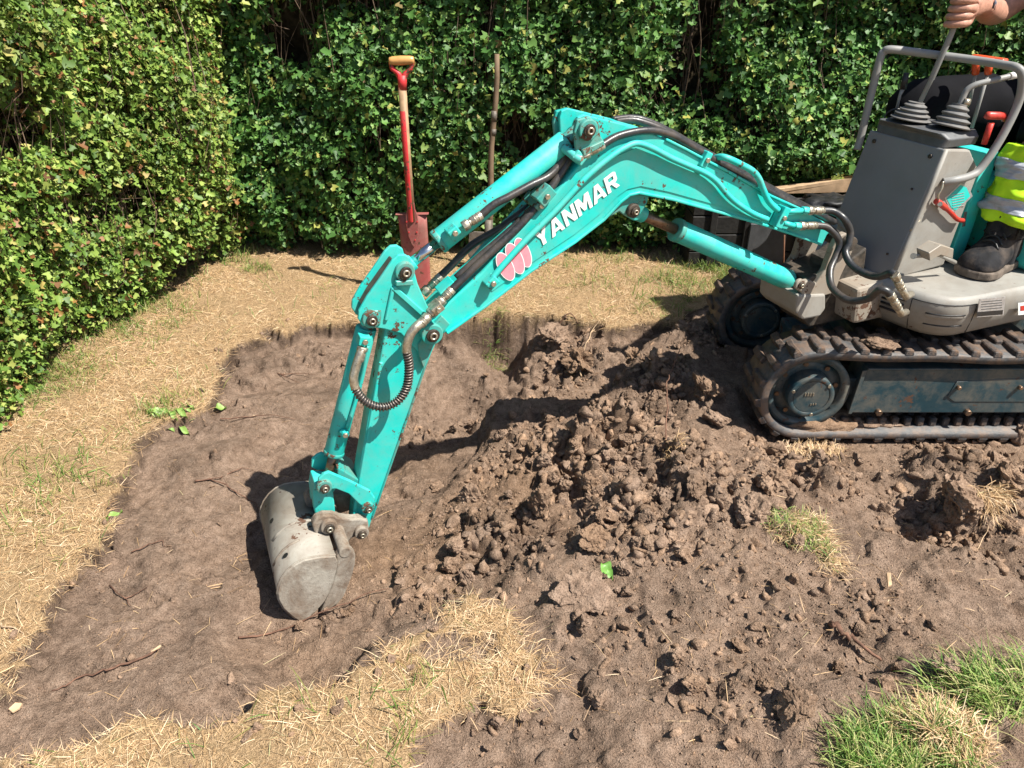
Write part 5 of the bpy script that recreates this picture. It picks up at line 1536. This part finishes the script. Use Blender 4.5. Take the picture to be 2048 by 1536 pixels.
# ================================================================== ROOTS, TWIGS, LEAVES
def stick(L, r, mat, name, label, cat, lift=.008):
    P = []
    for e in L:
        p = ground(e[0], e[1]); P.append(p + ZZ * (lift + (e[2] if len(e) > 2 else 0)))
    P = smooth_path(P, 4); n = len(P)
    P = [p + Vector((random.gauss(0, r * .7), random.gauss(0, r * .7), abs(random.gauss(0, r * .4)) - r * .3)) for p in P]
    r *= .75
    o = MB().tube(P, [r * (1 - .6 * i / (n - 1)) for i in range(n)], 7).build(name, M[mat], None)
    return tag(o, label, cat)
stick([(480, 1283), (560, 1264), (620, 1243, .01), (700, 1213, .015), (775, 1184, .01)], .0042, 'root', 'twig', 'long thin brown twig lying below the bucket tip', 'twig')
stick([(322, 1304, .008), (290, 1318), (230, 1338), (180, 1352), (130, 1376), (100, 1384)], .0052, 'root', 'root', 'long root with a pale cut end on the scraped soil, lower left', 'root')
stick([(322, 1304, .008), (308, 1310, .007)], .0056, 'paleroot', 'root_end', 'pale broken end of the long root at lower left', 'root')
stick([(440, 842), (490, 838), (540, 836, .006), (590, 842)], .0036, 'root', 'root', 'reddish root lying flat beside the torn green weeds', 'root')
stick([(390, 966), (430, 964), (470, 985), (510, 1010), (535, 1030)], .0038, 'root', 'root', 'dark root running towards the back of the bucket', 'root')
stick([(390, 966), (440, 958), (480, 944, .006), (500, 940)], .003, 'root', 'root', 'thin side root beside the bucket shadow', 'root')
stick([(520, 740), (560, 752), (600, 768)], .0036, 'root', 'root', 'dark root stub in the scraped soil left of the bucket cylinder', 'root')
stick([(560, 750), (600, 752, .004), (630, 752)], .0028, 'root', 'root', 'red root beside the dark root stub', 'root')
stick([(1160, 755), (1160, 735, .03), (1172, 705, .04), (1185, 680, .04), (1190, 668, .03)], .0042, 'paleroot', 'root', 'crooked pale root dangling on the back pit wall', 'root')
stick([(1110, 645), (1140, 655, .01), (1168, 672)], .005, 'root', 'root', 'thick root lying above the pale slab at the back', 'root')
stick([(1180, 660, .02), (1200, 650, .03)], .004, 'paleroot', 'root', 'short root stub at the back rim of the pit', 'root')
stick([(1330, 905, .02), (1330, 860, .05), (1328, 820, .08), (1335, 790, .10), (1350, 762, .12), (1360, 740, .14)], .0040, 'root', 'root', 'thin root sticking upright out of the knob on the heap', 'root')
stick([(1280, 888, .03), (1300, 884, .05), (1318, 880, .05)], .003, 'paleroot', 'root', 'short pale root poking out left of the upright root', 'root')
stick([(1660, 1250), (1680, 1275, .01), (1710, 1300, .015), (1760, 1330, .01)], .011, 'root', 'root', 'thick broken woody root lying above the green sod', 'root')
stick([(1960, 1010, .06), (1975, 1050, .05), (1960, 1090, .02), (1935, 1130)], .003, 'paleroot', 'root', 'curved pale root hanging from the big torn lump', 'root')
stick([(1830, 1085, .02), (1850, 1095, .02), (1875, 1110)], .0025, 'paleroot', 'root', 'pale straight stem at the rim of the shaded hollow', 'root')
stick([(220, 1175), (250, 1200), (262, 1215)], .003, 'root', 'root', 'short dark twig left of the forked twig in the scraped soil', 'twig')
stick([(250, 1202), (280, 1188), (296, 1178)], .0026, 'root', 'twig', 'small forked twig in the scraped soil', 'twig')
stick([(265, 1108), (300, 1092), (325, 1085), (335, 1100)], .003, 'root', 'twig', 'bent twig with a hooked end in the scraped soil', 'twig')
stick([(0, 1250), (30, 1262), (60, 1280)], .004, 'paleroot', 'stem', 'pale dry stem lying in the straw at the left edge', 'stem')
stick([(35, 1200), (38, 1225), (40, 1245)], .003, 'paleroot', 'stem', 'short pale stem standing in the straw at the left edge', 'stem')
# the single bright leaf and torn weeds
M['fresh'] = simple('fresh_green_leaf', (.11, .24, .04), .45, 0, .2, 40)
M['weed'] = simple('limp_weed_leaf', (.17, .27, .06), .5, 0, .3, 40)
def big_leaf(px, py, L, w, az, label, mat, lift=.012, name='leaf', cat='leaf', tilt=.2, group=None):
    p = ground(px, py) + ZZ * lift
    d = Vector((math.cos(az), math.sin(az), tilt)).normalized(); s_ = d.cross(ZZ).normalized(); up = s_.cross(d)
    vs = []; fs = []
    prof = [0, .45, .8, 1, .95, .75, .45, .08]
    for i, f in enumerate(prof):
        t_ = i / 7
        for a in (-1, -.5, 0, .5, 1):
            vs.append(p + d * L * t_ + s_ * (a * f * w / 2) + up * (abs(a) * .25 * w * f - .35 * L * t_ * t_ * .4 + .01 * math.sin(6 * t_ + a)))
    for i in range(7):
        for j in range(4): fs.append((i * 5 + j, i * 5 + j + 1, (i + 1) * 5 + j + 1, (i + 1) * 5 + j))
    return tag(MB().add(vs, fs, True).build(name, M[mat], None), label, cat, group)
big_leaf(1200, 1150, .040, .034, -.9, 'single bright green leaf lying on the soil in the foreground', 'fresh', .04, 'leaf', 'leaf', -.1)
big_leaf(1214, 1162, .026, .016, -1.2, 'small folded leaf half under the single bright green leaf', 'fresh', .034)
wg = random.Random(9)
for i in range(13):
    big_leaf(wg.uniform(290, 400), wg.uniform(815, 850), wg.uniform(.05, .09), wg.uniform(.010, .02), wg.uniform(2.2, 4.2) if i % 2 else wg.uniform(-.8, .8), 'limp torn weed leaf lying at the left edge of the dig', 'weed', .006, 'weed_leaf', 'weed', .06, 'torn weed leaves at the left dig edge')
big_leaf(430, 826, .045, .03, .3, 'curled green leaf at the edge of the scraped soil, right of the torn weeds', 'weed', .016)
big_leaf(215, 1045, .05, .01, .9, 'thin green grass leaf at the left dig edge', 'weed', .012)
ch = MB().prism([ground(x, y) + ZZ * .008 for x, y in ((20, 1425), (34, 1412), (48, 1413), (42, 1424), (28, 1432))], ZZ * .006).build('wood_chip', M['board'], None, .001, 1)
tag(ch, 'pale wood chip on the soil in the lower left corner', 'wood chip')
ch = MB().prism([ground(x, y) + ZZ * .02 for x, y in ((1768, 1160), (1776, 1160), (1779, 1184), (1771, 1187))], ZZ * .008).build('wood_chip', M['board'], None, .001, 1)
tag(ch, 'upright tan wood chip among small clods left of the hollow', 'wood chip')
for i, (x, y) in enumerate(((758, 1350), (820, 1340), (785, 1320), (680, 1412), (672, 1425), (495, 1475), (870, 1260), (598, 1420))):
    clod(ground(x, y), .014, (1.3, .9, .6), None, None, 'dark soil clod dropped on the straw in the foreground', .1, 'clods dropped on the foreground straw')

# ================================================================== PERSON
M['skin'] = simple('skin', (.42, .215, .15), .55, 0, .22, 55, .4, 160, .4, .25, (.20, .12, .09))
M['blackcloth'] = simple('black_work_cloth', (.007, .007, .0085), .9, 0, .4, 12, .8, 22, .1)
M['hivis'] = simple('hi_vis_yellow', (.42, .72, .02), .7, 0, .12, 20, .2, 40, .2)
M['reflect'] = simple('grey_reflective_tape', (.34, .36, .40), .4, .2, .12, 60)
M['boot'] = simple('black_boot', (.02, .02, .022), .85, 0, .4, 40, .6, 120, .15, .6, (.13, .10, .078))
M['sole'] = simple('dusty_boot_sole', (.13, .105, .085), .8, 0, .4, 40, .3, 120, .2)
M['ink'] = simple('tattoo_ink', (.06, .07, .10), .5)
def skin_obj(name, V, E, Rr, mat, parent=None, root=0, sub=2):
    me = bpy.data.meshes.new(name)
    me.from_pydata([tuple(p) for p in V], E, []); me.update()
    o = link(name, me, M[mat], parent)
    m = o.modifiers.new('skin', 'SKIN'); m.use_smooth_shade = True
    for i, r_ in enumerate(Rr):
        sv = me.skin_vertices[0].data[i]; sv.radius = (r_, r_) if not isinstance(r_, tuple) else r_
        sv.use_root = (i == root)
    s_ = o.modifiers.new('sub', 'SUBSURF'); s_.levels = sub; s_.render_levels = sub
    return o
hip = W(-.80, 0, 1.02); V = []; E = []; Rr = []
def av(p, r_, par=None):
    V.append(Vector(p)); Rr.append(r_)
    if par is not None: E.append((par, len(V) - 1))
    return len(V) - 1
ldir = (hand_pt - l1).normalized()
pelvis = av(hip, .13)
sp1 = av(W(-.82, 0, 1.20), .135, pelvis); chest = av(W(-.80, 0, 1.42), .15, sp1); neck0 = av(W(-.78, 0, 1.56), .065, chest); neck1 = av(W(-.76, 0, 1.63), .055, neck0)
h1 = av(W(-.74, 0, 1.72), .088, neck1); h2 = av(W(-.75, 0, 1.80), .09, h1); h3 = av(W(-.76, 0, 1.86), .06, h2)
# far arm to the lever
sh = av(W(-.80, -.21, 1.47), .062, chest)
wr0 = hand_pt - UU * .115 - VV * .012 + ZZ * .022
elb = av(W(-.55, -.20, 1.33), .047, sh); fa = av(elb_p := W(-.40, -.12, 1.35), .047, elb)
wri = av(wr0, (.027, .034), fa)
palm = av(hand_pt - UU * .062 + VV * .004 + ZZ * .012, (.026, .036), wri)
kn = av(hand_pt - UU * .030 + VV * .016 + ZZ * .008, (.018, .034), palm)
for i in range(4):
    o_ = ldir * (.034 - .0215 * i) - ZZ * .002
    k0 = av(hand_pt - UU * .028 + VV * .026 + o_, .0128, kn)
    k1 = av(hand_pt + UU * .008 + VV * .034 + o_, .0128, k0)
    k2 = av(hand_pt + UU * .033 + VV * (.012) + o_ - ldir * .003, .0118, k1)
    k3 = av(hand_pt + UU * .024 - VV * .016 + o_ - ldir * .005, .0105, k2)
th0 = av(hand_pt - UU * .045 - VV * .012 + ldir * .035, .0145, palm)
th1 = av(hand_pt - UU * .012 - VV * .022 + ldir * .050, .0115, th0)
th2 = av(hand_pt + UU * .018 + VV * .0 + ldir * .052, .0095, th1)
# near arm resting on the thigh, legs inside the trousers
sh2 = av(W(-.80, .21, 1.47), .062, chest); el2 = av(W(-.74, .30, 1.22), .047, sh2); w2 = av(W(-.62, .22, 1.17), .028, el2); p2 = av(W(-.55, .20, 1.15), .032, w2); f2 = av(W(-.50, .19, 1.14), .022, p2)
kneeF = bp(1822, 203, -.18); kneeN = bp(2090, 268, .20)
ankF = Vector((kneeF.x + .05, kneeF.y + .01, .68)); ankN = bp(2008, 468, .215)
hF = av(W(-.76, -.10, 1.0), .10, pelvis); kF = av(kneeF, .062, hF); aF = av(ankF, .04, kF)
hN = av(W(-.76, .10, 1.0), .10, pelvis); kN = av(kneeN, .062, hN); aN = av(ankN, .04, kN)
person = skin_obj('person', V, E, Rr, 'skin', None, pelvis)
tag(person, 'seated operator in black and hi-vis work trousers gripping a control lever', 'person')
# clothes
V = []; E = []; Rr = []
p0 = av(hip, .15); 
a1 = av(W(-.74, -.10, 1.01), .115, p0); a2 = av(W(-.74, -.10, 1.01).lerp(kneeF, .55), .12, a1); a3 = av(kneeF, .118, a2); a4 = av(kneeF.lerp(ankF, .30), .09, a3)
b1_ = av(W(-.74, .10, 1.01), .115, p0); b2_ = av(W(-.74, .10, 1.01).lerp(kneeN, .55), .10, b1_); b3 = av(kneeN, .09, b2_); b4 = av(kneeN.lerp(ankN, .16), .085, b3)
w_ = av(W(-.82, 0, 1.17), .15, p0)
tro = skin_obj('trousers', V, E, Rr, 'blackcloth', person, p0)
dm = tro.modifiers.new('folds', 'DISPLACE'); tx_ = bpy.data.textures.new('folds', 'CLOUDS'); tx_.noise_scale = .09; tx_.noise_depth = 3; dm.texture = tx_; dm.strength = .035; dm.mid_level = .5
tx2 = bpy.data.textures.new('creases', 'CLOUDS'); tx2.noise_scale = .06; tx2.noise_depth = 3
def leg_piece(a, b, f0, f1, r0, r1, mat, name, off=0.):
    NR = 30
    P = [a.lerp(b, f0 + (f1 - f0) * i / NR) for i in range(NR + 1)]
    g_ = random.Random(int(f0 * 100) + 3)
    R_ = [(r0 + (r1 - r0) * i / NR) + off for i in range(NR + 1)]
    o = MB().tube(P, R_, 44).build(name, M[mat], person)
    if True:
        d_m = o.modifiers.new('folds', 'DISPLACE'); d_m.texture = tx2; d_m.strength = .08
        s_ = o.modifiers.new('sub', 'SUBSURF'); s_.levels = 1; s_.render_levels = 1
    return o
for a, b in ((kneeN, ankN), (kneeF, ankF)):
    leg_piece(a, b, .12, .90, .090, .084, 'hivis', 'hi_vis_leg')
    leg_piece(a, b, .28, .46, .0892, .0876, 'reflect', 'reflective_band', .004)
    leg_piece(a, b, .64, .78, .0865, .085, 'reflect', 'reflective_band', .004)
V = []; E = []; Rr = []
c0 = av(W(-.82, 0, 1.16), .155); c1 = av(W(-.80, 0, 1.40), .17, c0); c2 = av(W(-.78, 0, 1.53), .09, c1)
s1_ = av(W(-.80, -.21, 1.47), .078, c1); s1b = av(W(-.70, -.23, 1.38), .066, s1_)
s2_ = av(W(-.80, .21, 1.47), .078, c1); s2b = av(W(-.77, .26, 1.34), .066, s2_)
skin_obj('shirt', V, E, Rr, 'blackcloth', person, c0)
V = []; E = []; Rr = []
c0 = av(W(-.77, 0, 1.80), .096); c1 = av(W(-.79, 0, 1.86), .075, c0); c2 = av(W(-.82, 0, 1.76), .06, c0)
skin_obj('hair', V, E, Rr, 'twig', person, c0)
# tattoo lines on the forearm: thin ink bands that follow the arm
fr = [wr0.lerp(elb_p, f) for f in (.22, .42)]
for p in fr:
    MB().tube([p - ZZ * .012 + VV * .034, p + ZZ * .012 + VV * .035], .003, 6).build('tattoo', M['ink'], person)
# boots
def make_boot(toe, ank, label=None):
    toe = Vector(toe); ank = Vector(ank); zf = toe.z
    f = Vector((toe.x - ank.x, toe.y - ank.y, 0)); Lh = f.length; f.normalize(); s_ = f.cross(ZZ)
    heel = toe - f * (Lh + .085)
    L = (toe - heel).length
    secs = [(a_, b_ * 1.28, c_, d__ * 1.2) for a_, b_, c_, d__ in [(0, .032, .0, .10), (.06, .038, 0, .13), (.2, .042, 0, .165), (.36, .042, 0, .16), (.5, .044, 0, .115), (.64, .050, 0, .088), (.8, .052, 0, .072), (.92, .044, 0, .060), (1.0, .022, .006, .040)]]
    rings = []
    for t_, w, lo, hi in secs:
        c = heel + f * L * t_; r_ = []
        for a, h in ((-1, 0), (-1.02, .3), (-.9, .62), (-.55, .92), (0, 1.0), (.55, .92), (.9, .62), (1.02, .3), (1, 0)):
            r_.append(c + s_ * (a * w) + ZZ * (lo + .022 + (hi - lo - .022) * h))
        rings.append(r_)
    bt = MB().loft(rings).build('boot', M['boot'], person)
    ss = bt.modifiers.new('sub', 'SUBSURF'); ss.levels = 2; ss.render_levels = 2
    pl2 = []
    for t_, w, _, _ in secs: pl2.append(heel + f * L * t_ * 1.0 + s_ * (w + .004))
    pl2.append(toe + f * .006)
    for t_, w, _, _ in reversed(secs): pl2.append(heel + f * L * t_ - s_ * (w + .004))
    MB().prism([p + ZZ * .002 for p in pl2], ZZ * .028).build('sole', M['sole'], bt, .006, 2)
    MB().tube([heel + f * .085 + ZZ * .12, heel + f * .085 + ZZ * .19, ank + ZZ * .06], [.062, .058, .054], 18).build('boot_collar', M['boot'], bt)
    for i in range(5):
        t_ = .40 + .065 * i; hgt = (.158, .135, .112, .098, .088)[i] * 1.2
        c = heel + f * L * t_ + ZZ * hgt
        MB().tube(smooth_path([c - s_ * .034 - ZZ * .016 + f * .006, c - s_ * .012 + ZZ * .006, c + s_ * .012 + ZZ * .006 + f * .004, c + s_ * .034 - ZZ * .014 - f * .006], 3), .0035, 6).build('lace', M['black'], bt)
    return bt
deck = .574
make_boot(atz(1934, 556, deck), Vector((ankN.x, ankN.y, 0)))
make_boot(Vector((ankF.x, ankF.y, deck)) + UU * .13, Vector((ankF.x, ankF.y, 0)))
